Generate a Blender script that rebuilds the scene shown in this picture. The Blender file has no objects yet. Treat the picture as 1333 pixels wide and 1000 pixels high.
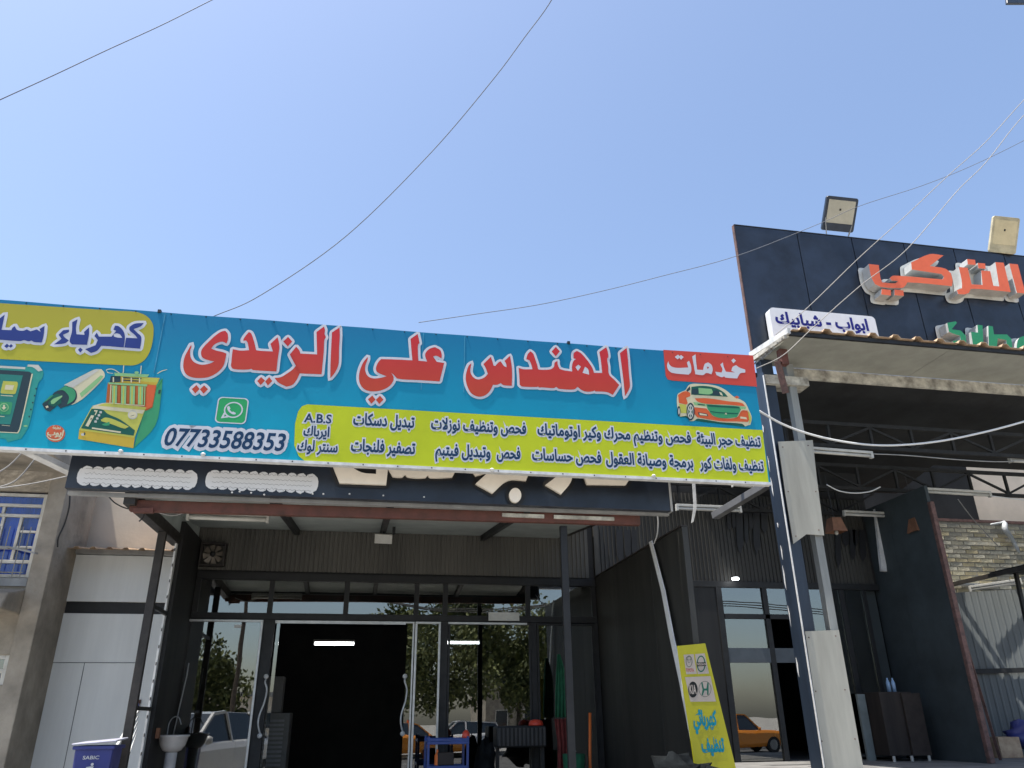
import bpy, bmesh, math, random, unicodedata
from math import sin, cos, pi, radians, atan2, hypot
from mathutils import Vector, Matrix

random.seed(7)
sc = bpy.context.scene
col = sc.collection

# ------------------------------------------------------------------ camera
F, PITCH, YAW, ROLL, EYE = 1000.0, radians(23.6), radians(11), radians(-0.65), 1.5
fw = Vector((sin(YAW) * cos(PITCH), cos(YAW) * cos(PITCH), sin(PITCH)))
rt0 = Vector((cos(YAW), -sin(YAW), 0)); up0 = rt0.cross(fw)
rt = cos(ROLL) * rt0 + sin(ROLL) * up0
up = -sin(ROLL) * rt0 + cos(ROLL) * up0
cd = bpy.data.cameras.new('camera')
cam = bpy.data.objects.new('camera', cd); col.objects.link(cam)
cam.matrix_world = Matrix(((rt.x, up.x, -fw.x, 0), (rt.y, up.y, -fw.y, 0), (rt.z, up.z, -fw.z, EYE), (0, 0, 0, 1)))
cd.sensor_width = 36.0; cd.lens = 36.0 * F / 1333.0
cd.clip_start = 0.05; cd.clip_end = 2000
sc.camera = cam

# ------------------------------------------------------------------ sky, sun, exposure
SUN = Vector((-0.30, -0.055, 0.95)).normalized()
w = bpy.data.worlds.new('World'); sc.world = w; w.use_nodes = True
nt = w.node_tree
sky = nt.nodes.new('ShaderNodeTexSky'); sky.sky_type = 'NISHITA'; sky.sun_disc = False
sky.sun_elevation = math.asin(SUN.z); sky.sun_rotation = atan2(SUN.x, SUN.y)
sky.altitude = 30; sky.air_density = 1.0; sky.dust_density = 2.0; sky.ozone_density = 1.6
nt.links.new(sky.outputs[0], nt.nodes['Background'].inputs[0])
nt.nodes['Background'].inputs[1].default_value = 0.125
sd = bpy.data.lights.new('sun', 'SUN'); sd.energy = 4.5; sd.angle = radians(0.55); sd.color = (1, .955, .89)
so = bpy.data.objects.new('sun', sd); col.objects.link(so)
so.rotation_euler = SUN.to_track_quat('Z', 'Y').to_euler()
sc.view_settings.view_transform = 'Standard'; sc.view_settings.look = 'None'
sc.view_settings.gamma = 1; sc.view_settings.use_curve_mapping = False
sc.view_settings.exposure = 1.05


def at(x, y, Y):
    """the point of the plane Y = const that the photograph shows at pixel x, y"""
    d = fw + (x - 666.5) / F * rt - (y - 500) / F * up
    t = Y / d.y
    return Vector((0, 0, EYE)) + d * t


def atx(x, y, X):
    d = fw + (x - 666.5) / F * rt - (y - 500) / F * up
    return Vector((0, 0, EYE)) + d * (X / d.x)


# ------------------------------------------------------------------ materials
def lin(c):
    return tuple(((v / 255) / 12.92 if v / 255 <= .04045 else ((v / 255 + .055) / 1.055) ** 2.4) for v in c)


MATS = {}


def mat(name, c, rough=.6, metal=0.0, var=.12, scale=6.0, bump=.0, bscale=None, dark=None, streak=False,
        spec=.5, coat=0.0, emit=None, estr=0.0, grad=None):
    if name in MATS: return MATS[name]
    m = bpy.data.materials.new(name); m.use_nodes = True
    n = m.node_tree.nodes; l = m.node_tree.links
    p = n['Principled BSDF']
    tc = n.new('ShaderNodeTexCoord'); mp = n.new('ShaderNodeMapping')
    l.new(tc.outputs['Object'], mp.inputs[0])
    if streak: mp.inputs['Scale'].default_value = (1, 1, .12)
    c2 = dark or tuple(v * (1 - 2.2 * var) for v in c)
    if var > 0:
        nz = n.new('ShaderNodeTexNoise'); nz.inputs['Scale'].default_value = scale
        nz.inputs['Detail'].default_value = 8; nz.inputs['Roughness'].default_value = .65
        l.new(mp.outputs[0], nz.inputs[0])
        cr = n.new('ShaderNodeValToRGB')
        cr.color_ramp.elements[0].position = .3; cr.color_ramp.elements[0].color = (*c2, 1)
        cr.color_ramp.elements[1].position = .62; cr.color_ramp.elements[1].color = (*c, 1)
        l.new(nz.outputs['Fac'], cr.inputs[0])
        src = cr.outputs[0]
        if grad:   # vertical gradient from the bottom colour to the top one: (z0, z1, colour at z1)
            sx = n.new('ShaderNodeSeparateXYZ'); l.new(tc.outputs['Object'], sx.inputs[0])
            mr = n.new('ShaderNodeMapRange'); mr.inputs[1].default_value = grad[0]; mr.inputs[2].default_value = grad[1]
            l.new(sx.outputs[2], mr.inputs[0])
            mx = n.new('ShaderNodeMix'); mx.data_type = 'RGBA'
            l.new(mr.outputs[0], mx.inputs[0]); l.new(src, mx.inputs[6]); mx.inputs[7].default_value = (*grad[2], 1)
            src = mx.outputs[2]
        l.new(src, p.inputs['Base Color'])
        rr = n.new('ShaderNodeMapRange'); rr.inputs[3].default_value = min(1, rough * 1.2); rr.inputs[4].default_value = rough * .85
        l.new(nz.outputs['Fac'], rr.inputs[0]); l.new(rr.outputs[0], p.inputs['Roughness'])
    else:
        p.inputs['Base Color'].default_value = (*c, 1); p.inputs['Roughness'].default_value = rough
    p.inputs['Metallic'].default_value = metal
    p.inputs['Specular IOR Level'].default_value = spec
    p.inputs['Coat Weight'].default_value = coat
    p.inputs['Coat Roughness'].default_value = .08
    if bump > 0:
        nb = n.new('ShaderNodeTexNoise'); nb.inputs['Scale'].default_value = bscale or scale * 6
        nb.inputs['Detail'].default_value = 6
        l.new(mp.outputs[0], nb.inputs[0])
        bp = n.new('ShaderNodeBump'); bp.inputs['Strength'].default_value = bump; bp.inputs['Distance'].default_value = .02
        l.new(nb.outputs['Fac'], bp.inputs['Height']); l.new(bp.outputs[0], p.inputs['Normal'])
    if emit:
        p.inputs['Emission Color'].default_value = (*emit, 1); p.inputs['Emission Strength'].default_value = estr
    MATS[name] = m
    return m


def glass_mat(name, tint, refl=.0, ior=1.5, rough=.0):
    m = bpy.data.materials.new(name); m.use_nodes = True
    n = m.node_tree.nodes; l = m.node_tree.links
    n.remove(n['Principled BSDF']); out = n['Material Output']
    tr = n.new('ShaderNodeBsdfTransparent'); tr.inputs[0].default_value = (*tint, 1)
    gl = n.new('ShaderNodeBsdfGlossy'); gl.inputs['Roughness'].default_value = rough
    gl.inputs[0].default_value = (.86, .85, .82, 1)
    fr = n.new('ShaderNodeFresnel'); fr.inputs[0].default_value = ior
    ma = n.new('ShaderNodeMath'); ma.operation = 'ADD'; ma.inputs[1].default_value = refl; ma.use_clamp = True
    l.new(fr.outputs[0], ma.inputs[0])
    nb = n.new('ShaderNodeTexNoise'); nb.inputs['Scale'].default_value = .7
    tc = n.new('ShaderNodeTexCoord'); l.new(tc.outputs['Object'], nb.inputs[0])
    bp = n.new('ShaderNodeBump'); bp.inputs['Strength'].default_value = .05; bp.inputs['Distance'].default_value = .05
    l.new(nb.outputs['Fac'], bp.inputs['Height']); l.new(bp.outputs[0], gl.inputs['Normal'])
    mx = n.new('ShaderNodeMixShader')
    l.new(ma.outputs[0], mx.inputs[0]); l.new(tr.outputs[0], mx.inputs[1]); l.new(gl.outputs[0], mx.inputs[2])
    l.new(mx.outputs[0], out.inputs[0])
    return m


M = dict(
    ground=mat('dusty_ground', (.34, .325, .295), .95, var=.16, scale=.7, bump=.4, bscale=12),
    asphalt=mat('asphalt', (.09, .088, .085), .9, var=.2, scale=1.2, bump=.3, bscale=60),
    concrete=mat('concrete', (.34, .33, .31), .85, var=.2, scale=2.5, bump=.3),
    slab=mat('slab', (.2, .195, .185), .7, var=.25, scale=2.2, bump=.2),
    blackclad=mat('black_cladding', (.013, .0125, .0115), .6, var=.3, scale=3, streak=True),
    partition=mat('partition_face', (.030, .029, .024), .6, var=.32, scale=1.6, streak=True, bump=.15, bscale=5),
    darkmetal=mat('dark_painted_steel', (.011, .0115, .012), .55, var=.25, scale=9),
    brownmetal=mat('brown_painted_steel', (.032, .026, .021), .55, var=.3, scale=9),
    rust=mat('rust_primer_steel', (.13, .045, .032), .75, var=.25, scale=7, bump=.2, dark=(.07, .035, .025)),
    rustpipe=mat('worn_red_pipe', (.16, .085, .07), .75, var=.3, scale=14, bump=.2, dark=(.06, .04, .035)),
    greypaint=mat('grey_painted_metal', (.30, .30, .29), .5, var=.15, scale=5, streak=True),
    ceil=mat('ceiling_panel', (.42, .46, .43), .5, var=.15, scale=2.4),
    whitemetal=mat('white_painted_metal', (.62, .62, .60), .45, var=.12, scale=6, streak=True),
    whitetrim=mat('white_trim', (.66, .66, .64), .5, var=.15, scale=10),
    alu=mat('bright_aluminium', (.60, .60, .58), .35, metal=.6, var=.1, scale=9),
    corr_shaded=mat('corrugated_brown_shaded', (.052, .049, .041), .55, var=.3, scale=1.2, streak=True),  # the brown corrugated sheet again, with the workshop's shade put into its colour
    corr=mat('corrugated_brown', (.108, .102, .086), .5, var=.22, scale=1.7, streak=True),
    navy=mat('navy_sign_panel', (.018, .027, .046), .34, var=.36, scale=1.9, coat=.1),
    navyside=mat('navy_metal', (.022, .034, .055), .4, var=.2, scale=5, streak=True),
    blacksign=mat('black_sign_panel', (.014, .020, .032), .35, var=.25, scale=4),
    stained=mat('stained_beige_plate', (.42, .405, .34), .6, var=.15, scale=3.2, streak=True, bump=.04),
    soffit=mat('soffit_panel', (.34, .34, .29), .6, var=.13, scale=2.1, bump=.05),
    flaking=mat('flaking_white_paint', (.62, .59, .50), .7, var=.3, scale=4.5, dark=(.10, .085, .07), bump=.3),
    render=mat('beige_render', (.76, .665, .53), .9, var=.09, scale=1.6, bump=.07, bscale=22),
    render2=mat('dirty_cement_render', (.35, .31, .25), .95, var=.23, scale=1.9, bump=.5, bscale=16),
    mortar=mat('mortar', (.33, .31, .26), .95, var=.2, scale=8, bump=.3),
    cream=mat('cream_acrylic', (.78, .70, .58), .4, var=.06, scale=5),
    black=mat('black_plastic', (.012, .012, .013), .5, var=.2, scale=8),
    brass=mat('brown_shade', (.22, .10, .052), .7, var=.2, scale=9),
    roofedge=mat('weathered_roof_sheet', (.50, .36, .23), .6, var=.25, scale=6, dark=(.25, .15, .09)),
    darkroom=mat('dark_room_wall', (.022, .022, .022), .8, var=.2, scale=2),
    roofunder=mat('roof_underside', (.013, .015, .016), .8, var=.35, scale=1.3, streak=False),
    bluegrey=mat('blue_grey_partition', (.045, .058, .062), .65, var=.22, scale=1.2),
    sheet=mat('pale_sheet_wall', (.15, .165, .165), .55, var=.1, scale=2, streak=True),
    binblue=mat('blue_plastic', (.035, .045, .20), .4, var=.1, scale=6),
    porcelain=mat('porcelain', (.62, .58, .54), .2, var=.08, scale=6, coat=.3),
    rubber=mat('rubber', (.02, .02, .02), .8, var=.1),
    tarp=mat('black_tarpaulin', (.007, .009, .010), .95, spec=.15, var=.35, scale=8, bump=.5, bscale=12),
    cable=mat('black_cable', (.015, .015, .016), .6, var=0),
    greycable=mat('grey_wire', (.10, .11, .13), .6, var=0),
    whitecable=mat('white_cable', (.62, .62, .60), .5, var=0),
    tubewhite=mat('white_tube_fitting', (.50, .49, .44), .4, var=.1, scale=8),
    tubelit=mat('lit_tube', (.9, .9, .9), .5, var=0, emit=(.92, .96, 1), estr=7.0),
    lens=mat('floodlight_lens', (.42, .40, .31), .3, var=.08, scale=8, coat=.4),
    orangeface=mat('orange_acrylic', (.80, .145, .050), .4, var=.05, scale=5),
    greenface=mat('green_acrylic', (.020, .26, .105), .4, var=.05, scale=5),
    letterside=mat('letter_return_metal', (.42, .44, .44), .45, var=.12, scale=6),
    letterback=mat('letter_backing', (.60, .60, .55), .5, var=.1, scale=6),
    trolley=mat('blue_enamel', (.02, .06, .26), .4, var=.15, scale=8),
    wood=mat('brown_wood', (.03, .021, .016), .7, var=.3, scale=5, streak=True),
    greencloth=mat('green_cloth', (.015, .13, .062), .85, var=.2, scale=8),
    redcloth=mat('red_cloth', (.17, .026, .022), .85, var=.25, scale=8),
    orangeplastic=mat('orange_plastic', (.75, .17, .03), .45, var=.05),
    redplastic=mat('red_plastic', (.62, .06, .03), .45, var=.05),
    winframe=mat('cream_window_frame', (.60, .58, .52), .5, var=.12, scale=9),
    curtain=mat('blue_curtain', (.012, .12, .80), .75, var=.25, scale=5, streak=True),
    poly=mat('grey_pole', (.3, .3, .3), .6, var=.1),
)
GLASS = glass_mat('shop_glass', (.50, .53, .52), refl=.19)
GLASS2 = glass_mat('window_glass', (.9, .92, .95), refl=.0)


# ------------------------------------------------------------------ object helpers
WORLD = {}


def props(o, label=None, cat=None, group=None, kind=None):
    if label: o['label'] = label
    if cat: o['category'] = cat
    if group: o['group'] = group
    if kind: o['kind'] = kind
    return o


def thing(name, label, cat, loc=(0, 0, 0), group=None):
    o = bpy.data.objects.new(name, None); col.objects.link(o); o.empty_display_size = .1
    o.location = loc; WORLD[o.name] = Vector(loc)
    return props(o, label, cat, group)


def link(name, me, parent=None, label=None):
    o = bpy.data.objects.new(name, me); col.objects.link(o)
    if parent is not None:
        o.parent = parent; WORLD[o.name] = WORLD.get(parent.name, Vector())
    else:
        WORLD[o.name] = Vector()
    if label: o['label'] = label
    return o


class MB:
    def __init__(s): s.v = []; s.f = []; s.mi = []

    def poly(s, pts, faces, mi=0):
        b = len(s.v); s.v += [Vector(p) for p in pts]
        for f in faces: s.f.append([b + i for i in f]); s.mi.append(mi)
        return s

    def box(s, a, b, mi=0):
        x0, y0, z0 = (min(a[i], b[i]) for i in range(3)); x1, y1, z1 = (max(a[i], b[i]) for i in range(3))
        return s.poly([(x0, y0, z0), (x1, y0, z0), (x1, y1, z0), (x0, y1, z0), (x0, y0, z1), (x1, y0, z1), (x1, y1, z1), (x0, y1, z1)],
                      [(0, 3, 2, 1), (4, 5, 6, 7), (0, 1, 5, 4), (1, 2, 6, 5), (2, 3, 7, 6), (3, 0, 4, 7)], mi)

    def bar(s, p, q, wd, ht=None, mi=0, upv=(0, 0, 1)):
        """box beam from p to q, wd wide, ht high"""
        p, q = Vector(p), Vector(q); ht = ht or wd; d = (q - p).normalized(); u = Vector(upv)
        if abs(d.dot(u)) > .95: u = Vector((0, 1, 0))
        r = d.cross(u).normalized(); u = r.cross(d).normalized()
        pts = []
        for c in (p, q):
            for sx, sz in ((-1, -1), (1, -1), (1, 1), (-1, 1)): pts.append(c + r * sx * wd / 2 + u * sz * ht / 2)
        return s.poly(pts, [(3, 2, 1, 0), (4, 5, 6, 7), (0, 1, 5, 4), (1, 2, 6, 5), (2, 3, 7, 6), (3, 0, 4, 7)], mi)

    def prism(s, pts, off, mi=0):
        """closed outline pushed along off"""
        n = len(pts); off = Vector(off); a = [Vector(p) for p in pts]
        return s.poly(a + [p + off for p in a], [list(range(n))[::-1], [n + i for i in range(n)]] +
                      [(i, (i + 1) % n, n + (i + 1) % n, n + i) for i in range(n)], mi)

    def tube(s, pts, r, n=6, mi=0, caps=True):
        pts = [Vector(p) for p in pts]; rr = r if isinstance(r, (list, tuple)) else [r] * len(pts)
        b = len(s.v); pu = None
        for i, p in enumerate(pts):
            d = (pts[min(i + 1, len(pts) - 1)] - pts[max(i - 1, 0)]).normalized()
            u = Vector((0, 0, 1)) if abs(d.z) < .9 else Vector((0, 1, 0))
            if pu is not None: u = pu
            a = d.cross(u).normalized(); u2 = a.cross(d).normalized(); pu = u2
            for k in range(n):
                t = 2 * pi * k / n; s.v.append(p + (a * cos(t) + u2 * sin(t)) * rr[i])
        for i in range(len(pts) - 1):
            for k in range(n):
                s.f.append([b + i * n + k, b + i * n + (k + 1) % n, b + (i + 1) * n + (k + 1) % n, b + (i + 1) * n + k]); s.mi.append(mi)
        if caps:
            s.f.append([b + k for k in range(n)][::-1]); s.mi.append(mi)
            s.f.append([b + (len(pts) - 1) * n + k for k in range(n)]); s.mi.append(mi)
        return s

    def lathe(s, c, prof, n=20, mi=0, sx=1, sy=1):
        c = Vector(c); b = len(s.v)
        for r, z in prof:
            for k in range(n): t = 2 * pi * k / n; s.v.append(c + Vector((cos(t) * r * sx, sin(t) * r * sy, z)))
        for i in range(len(prof) - 1):
            for k in range(n):
                s.f.append([b + i * n + k, b + i * n + (k + 1) % n, b + (i + 1) * n + (k + 1) % n, b + (i + 1) * n + k]); s.mi.append(mi)
        s.f.append([b + k for k in range(n)][::-1]); s.mi.append(mi)
        s.f.append([b + (len(prof) - 1) * n + k for k in range(n)]); s.mi.append(mi)
        return s

    def corr(s, o, u, v, lu, lv, pitch, amp, nrm, trap=True, nv=1, mi=0):
        o, u, v, nrm = Vector(o), Vector(u).normalized(), Vector(v).normalized(), Vector(nrm)
        prof = [(0, 0), (.30, 0), (.40, 1), (.60, 1), (.70, 0)] if trap else [(0, 0), (.25, .5), (.5, 1), (.75, .5)]
        xs = []; k = 0
        while True:
            done = False
            for fx, h in prof:
                x = (k + fx) * pitch
                if x >= lu: xs.append((lu, h)); done = True; break
                xs.append((x, h))
            if done: break
            k += 1
        b = len(s.v)
        for j in range(nv + 1):
            for x, h in xs: s.v.append(o + u * x + v * (lv * j / nv) + nrm * amp * h)
        n = len(xs)
        for j in range(nv):
            for i in range(n - 1):
                s.f.append([b + j * n + i, b + j * n + i + 1, b + (j + 1) * n + i + 1, b + (j + 1) * n + i]); s.mi.append(mi)
        return s

    def build(s, name, m, parent=None, label=None, bevel=0, smooth=False, kind=None, solid=0):
        off = WORLD.get(parent.name, Vector()) if parent is not None else Vector()
        me = bpy.data.meshes.new(name)
        me.from_pydata([tuple(v - off) for v in s.v], [], s.f)
        for x in (m if isinstance(m, (list, tuple)) else [m]): me.materials.append(x)
        for i, p in enumerate(me.polygons): p.material_index = s.mi[i]; p.use_smooth = smooth
        me.validate(); me.update()
        bm = bmesh.new(); bm.from_mesh(me); bmesh.ops.recalc_face_normals(bm, faces=bm.faces); bm.to_mesh(me); bm.free()
        o = link(name, me, parent, label)
        if kind: o['kind'] = kind
        if solid:
            md = o.modifiers.new('solidify', 'SOLIDIFY'); md.thickness = solid; md.offset = 0
        if bevel:
            md = o.modifiers.new('bevel', 'BEVEL'); md.width = bevel; md.segments = 2; md.limit_method = 'ANGLE'
        return o


def copy_tree(o, parent=None):
    c = o.copy(); col.objects.link(c)
    if parent is not None: c.parent = parent
    for ch in list(o.children): copy_tree(ch, c)
    return c


def crom(pts, n=8):
    pts = [Vector(p) for p in pts]; out = []
    P = [pts[0] * 2 - pts[1]] + pts + [pts[-1] * 2 - pts[-2]]
    for i in range(1, len(P) - 2):
        a, b, c, d = P[i - 1:i + 3]
        for k in range(n):
            t = k / n
            out.append(.5 * ((2 * b) + (c - a) * t + (2 * a - 5 * b + 4 * c - d) * t * t + (3 * b - a - 3 * c + d) * t ** 3))
    out.append(pts[-1]); return out


# ------------------------------------------------------------------ Arabic text and flat lettering
AR = {}
for cp in range(0xFE70, 0xFEFD):
    dd = unicodedata.decomposition(chr(cp)).split()
    if dd: AR.setdefault(''.join(chr(int(x, 16)) for x in dd[1:]), {})[dd[0].strip('<>')] = chr(cp)


def shape_ar(s):
    toks = ['لا' if c == '\u0001' else c for c in s.replace('لا', '\u0001')]
    out = []
    for i, t in enumerate(toks):
        if t not in AR: out.append(t); continue
        pv = i > 0 and 'initial' in AR.get(toks[i - 1], {}) and 'final' in AR[t]
        nx = 'initial' in AR[t] and i + 1 < len(toks) and 'final' in AR.get(toks[i + 1], {})
        out.append(AR[t].get('medial' if pv and nx else 'final' if pv else 'initial' if nx else 'isolated', t))
    return ''.join(reversed(out))


def to_mesh(cu):
    o = bpy.data.objects.new('tmp', cu); col.objects.link(o)
    dg = bpy.context.evaluated_depsgraph_get()
    me = bpy.data.meshes.new_from_object(o.evaluated_get(dg))
    bpy.data.objects.remove(o); return me


def text_cloud(s, bevel, arabic=True):
    cu = bpy.data.curves.new('t', 'FONT'); cu.body = shape_ar(s) if arabic else s; cu.size = 1
    cu.bevel_depth = bevel; cu.bevel_resolution = 1; cu.resolution_u = 3
    return to_mesh(cu)


class Print:
    """a flat print on the plane Y = const: thin layers, each one proud of the last"""

    def __init__(s, Y, zmin=-9): s.zmin = zmin; s.Y = Y; s.v = []; s.f = []; s.mi = []; s.mats = []

    def m(s, mm):
        if mm not in s.mats: s.mats.append(mm)
        return s.mats.index(mm)

    def add(s, me, xf, mi):
        b = len(s.v)
        for v in me.vertices:
            q = xf(v.co); q.z = max(q.z, s.zmin); s.v.append(q)
        for p in me.polygons: s.f.append([b + i for i in p.vertices]); s.mi.append(mi)
        bpy.data.meshes.remove(me)

    def shape(s, loops, mm, lay=1, halo=0, smooth=True, px=True, ext=0):
        s.k = getattr(s, 'k', 0) + 1
        """closed outlines (pixel coordinates on this plane or x, z) as one filled shape"""
        cu = bpy.data.curves.new('s', 'CURVE'); cu.dimensions = '2D'; cu.fill_mode = 'BOTH' if (halo or ext) else 'FRONT'
        if halo: cu.bevel_depth = halo; cu.bevel_resolution = 1
        if ext: cu.extrude = ext / 2
        for lp in loops:
            q = [(at(x, y, s.Y) if px else Vector((x, 0, y))) for x, y in lp]
            q = [(v.x, v.z) for v in q]
            if smooth: q = soften(q)
            if halo > .01: q = blunt(q)
            sp = cu.splines.new('POLY'); sp.points.add(len(q) - 1); sp.use_cyclic_u = True
            for i, (a, b) in enumerate(q): sp.points[i].co = (a, b, 0, 1)
        me = to_mesh(cu); Y0 = s.Y - .0007 * lay - .00012 * (s.k % 60)
        if ext: s.add(me, lambda c: Vector((c.x, s.Y + (ext / 2 - c.z), c.y)), s.m(mm))
        else: s.add(me, lambda c: Vector((c.x, Y0 - c.z * .008, c.y)), s.m(mm))
        return s

    def text(s, txt, x0, x1, zb, h, mm, hm=None, lay=2, wt=.028, hw=.11, arabic=True, shear=0, cap=.71):
        """one line of lettering from x0 to x1, baseline zb, h the height of its tall letters"""
        for bev, m2, ly in (([(hw, hm, lay)] if hm else []) + [(wt, mm, lay + 2)]):
            base = text_cloud(txt, 0, arabic)
            xs = [v.co.x for v in base.vertices]; a, b = min(xs), max(xs); bpy.data.meshes.remove(base)
            me = text_cloud(txt, bev, arabic)
            kx = (x1 - x0) / (b - a); kz = h / cap; s.k = getattr(s, 'k', 0) + 1; Y0 = s.Y - .0007 * ly - .00012 * (s.k % 60)
            s.add(me, lambda c: Vector((x0 + (c.x - a) * kx + shear * c.y * kz, Y0 - c.z * .0012, zb + c.y * kz)), s.m(m2))
        return s

    def build(s, name, parent, label=None):
        off = WORLD.get(parent.name, Vector())
        me = bpy.data.meshes.new(name); me.from_pydata([tuple(v - off) for v in s.v], [], s.f)
        for x in s.mats: me.materials.append(x)
        me.polygons.foreach_set('material_index', s.mi); me.update()
        return link(name, me, parent, label)


def blunt(q, e=.011):
    """take the points off the sharp corners of an outline"""
    n = len(q); out = []
    for i in range(n):
        p, a, b = Vector(q[i]), Vector(q[i - 1]), Vector(q[(i + 1) % n]); u = a - p; v = b - p
        if u.length < 1e-5 or v.length < 1e-5 or abs((p - a).angle_signed(v, 0)) < radians(35): out.append(tuple(p)); continue
        e1 = min(e, u.length * .4); e2 = min(e, v.length * .4); p1 = p + u.normalized() * e1; p2 = p + v.normalized() * e2
        out += [tuple(p1), tuple(p * .45 + (p1 + p2) * .275), tuple(p2)]
    return out


def soften(q):
    """round the gentle corners of an outline, keep the sharp ones"""
    n = len(q); V = [Vector(p) for p in q]; ang = []
    for i in range(n):
        a = V[i] - V[i - 1]; b = V[(i + 1) % n] - V[i]
        ang.append(abs(a.angle_signed(b, 0)) if a.length > 1e-6 and b.length > 1e-6 else 0)
    T = []
    for i in range(n):
        T.append((V[(i + 1) % n] - V[i - 1]).normalized() if ang[i] < radians(48) else None)
    out = []
    for i in range(n):
        p, r = V[i], V[(i + 1) % n]; L = (r - p).length
        ta = T[i]; tb = T[(i + 1) % n]; d = (r - p).normalized() if L > 1e-6 else Vector((1, 0))
        out.append(tuple(p))
        if L < 1e-4 or (ta is None and tb is None): continue
        ta = ta if ta is not None else d; tb = tb if tb is not None else d
        p1 = p + ta * L / 3; p2 = r - tb * L / 3
        for k in (1, 2, 3):
            t = k / 4; out.append(tuple((1 - t) ** 3 * p + 3 * (1 - t) ** 2 * t * p1 + 3 * (1 - t) * t * t * p2 + t ** 3 * r))
    return out


def T(ox, oy, s, pts): return [(ox + x * s, oy + y * s) for x, y in pts]


def ell(cx, cy, rx, ry, n=24): return [(cx + rx * cos(2 * pi * k / n), cy + ry * sin(2 * pi * k / n)) for k in range(n)]


def rrect(x0, y0, x1, y1, r, n=5):
    out = []
    for cx, cy, a in ((x1 - r, y0 + r, -90), (x1 - r, y1 - r, 0), (x0 + r, y1 - r, 90), (x0 + r, y0 + r, 180)):
        for k in range(n + 1):
            t = radians(a + 90 * k / n); out.append((cx + r * cos(t), cy + r * sin(t)))
    return out


def ink(name, rgb, rough=.35, **k):
    return mat(name, tuple(v * .84 for v in lin(rgb)), rough, var=k.pop('var', .05), scale=3, coat=.03, spec=.25, bump=.06, bscale=2.0, **k)


# ================================================================== SETTING
MB().poly([(-600, -600, 0), (600, -600, 0), (600, 600, 0), (-600, 600, 0)], [(0, 1, 2, 3)]).build('ground', M['ground'], kind='structure')
MB().poly([(-600, -19, .004), (600, -19, .004), (600, -7, .004), (-600, -7, .004)], [(0, 1, 2, 3)]).build('road', M['asphalt'], kind='structure')
mk = MB()
for i in range(-16, 16): mk.poly([(i * 9, -13.1, .008), (i * 9 + 4, -13.1, .008), (i * 9 + 4, -12.95, .008), (i * 9, -12.95, .008)], [(0, 1, 2, 3)])
mk.build('road_marking', mat('road_paint', (.65, .65, .62), .7, var=.2), kind='structure')
MB().box((-600, -23, 0), (600, -19.1, .14)).build('pavement', M['concrete'], kind='structure')
MB().box((-2.3, 6.9, .0), (4.6, 17, .45)).build('shop_floor', M['slab'], kind='structure')
MB().box((4.63, 8.0, .0), (15, 17, .93)).build('workshop_floor', M['slab'], kind='structure')

# ================================================================== THE REPAIR SHOP (middle)
shop = thing('repair_shop', 'dark glass-fronted repair shop in the middle, under the canopy below the large banner', 'shop', (.5, 11, .45))
GY = 10.2  # most shop numbers below are scaled about the camera onto this nearer plane
b = MB().box((-2.06, 9.15, .452), (-2.01, 10.35, 3.60)); b.build('side_wall', M['blackclad'], shop)
b = MB().box((-2.072, 9.08, .452), (-2.052, 9.147, 3.44)); tr_ = b.build('wall_trim', M['whitetrim'], shop, bevel=.004)
b = MB()
for k in range(16): b.box((-2.067, 9.072, .7 + k * .17), (-2.057, 9.079, .73 + k * .17))
b.build('rivets', M['darkmetal'], tr_)
MB().corr((-2.05, 10.18, 3.243), (1, 0, 0), (0, 0, 1), 5.06, 1.15, .058, .015, (0, -1, 0)).build('corrugated_wall', M['corr'], shop)
MB().corr((3.17, 10.98, 3.37), (1, 0, 0), (0, 0, 1), 4.7, 1.35, .062, .016, (0, -1, 0)).build('corrugated_wall', M['corr_shaded'], shop)
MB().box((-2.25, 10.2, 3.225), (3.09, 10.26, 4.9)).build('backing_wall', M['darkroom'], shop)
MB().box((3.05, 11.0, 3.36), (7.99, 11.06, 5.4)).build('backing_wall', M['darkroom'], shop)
MB().box((3.095, 10.15, 3.27), (3.155, 11.0, 5.0)).build('return_panel', M['corr_shaded'], shop)
# room behind the glass
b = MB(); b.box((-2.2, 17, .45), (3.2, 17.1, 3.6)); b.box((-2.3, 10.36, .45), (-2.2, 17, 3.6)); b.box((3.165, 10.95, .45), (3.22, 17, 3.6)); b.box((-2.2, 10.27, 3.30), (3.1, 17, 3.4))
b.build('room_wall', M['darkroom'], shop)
# glazing bars
MB().box((-2.005, 10.16, 3.13), (3.09, 10.245, 3.224)).build('head_bar', M['darkmetal'], shop, bevel=.004)
MB().box((-2.005, 10.16, 2.655), (3.09, 10.245, 2.733)).build('head_bar', M['darkmetal'], shop, bevel=.004)
tbx = (-2.005, -1.13, -.21, .67, 1.04, 2.13, 3.03)
for x0 in tbx:
    MB().box((x0, 10.168, 2.735), (x0 + .06, 10.24, 3.128)).build('transom_bar', M['darkmetal'], shop)
for x0, x1 in ((-1.16, -1.02), (1.02, 1.11), (2.19, 2.26), (3.03, 3.09)):
    MB().box((x0, 10.16, .452), (x1, 10.245, 2.652)).build('mullion', M['darkmetal'], shop)
for i in range(6):
    MB().box((tbx[i] + .062, 10.20, 2.737), (tbx[i + 1] - .002, 10.207, 3.126)).build('transom_pane', GLASS, shop)
# door leaves and fixed panes: bright thin frames round dark glass


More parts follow.
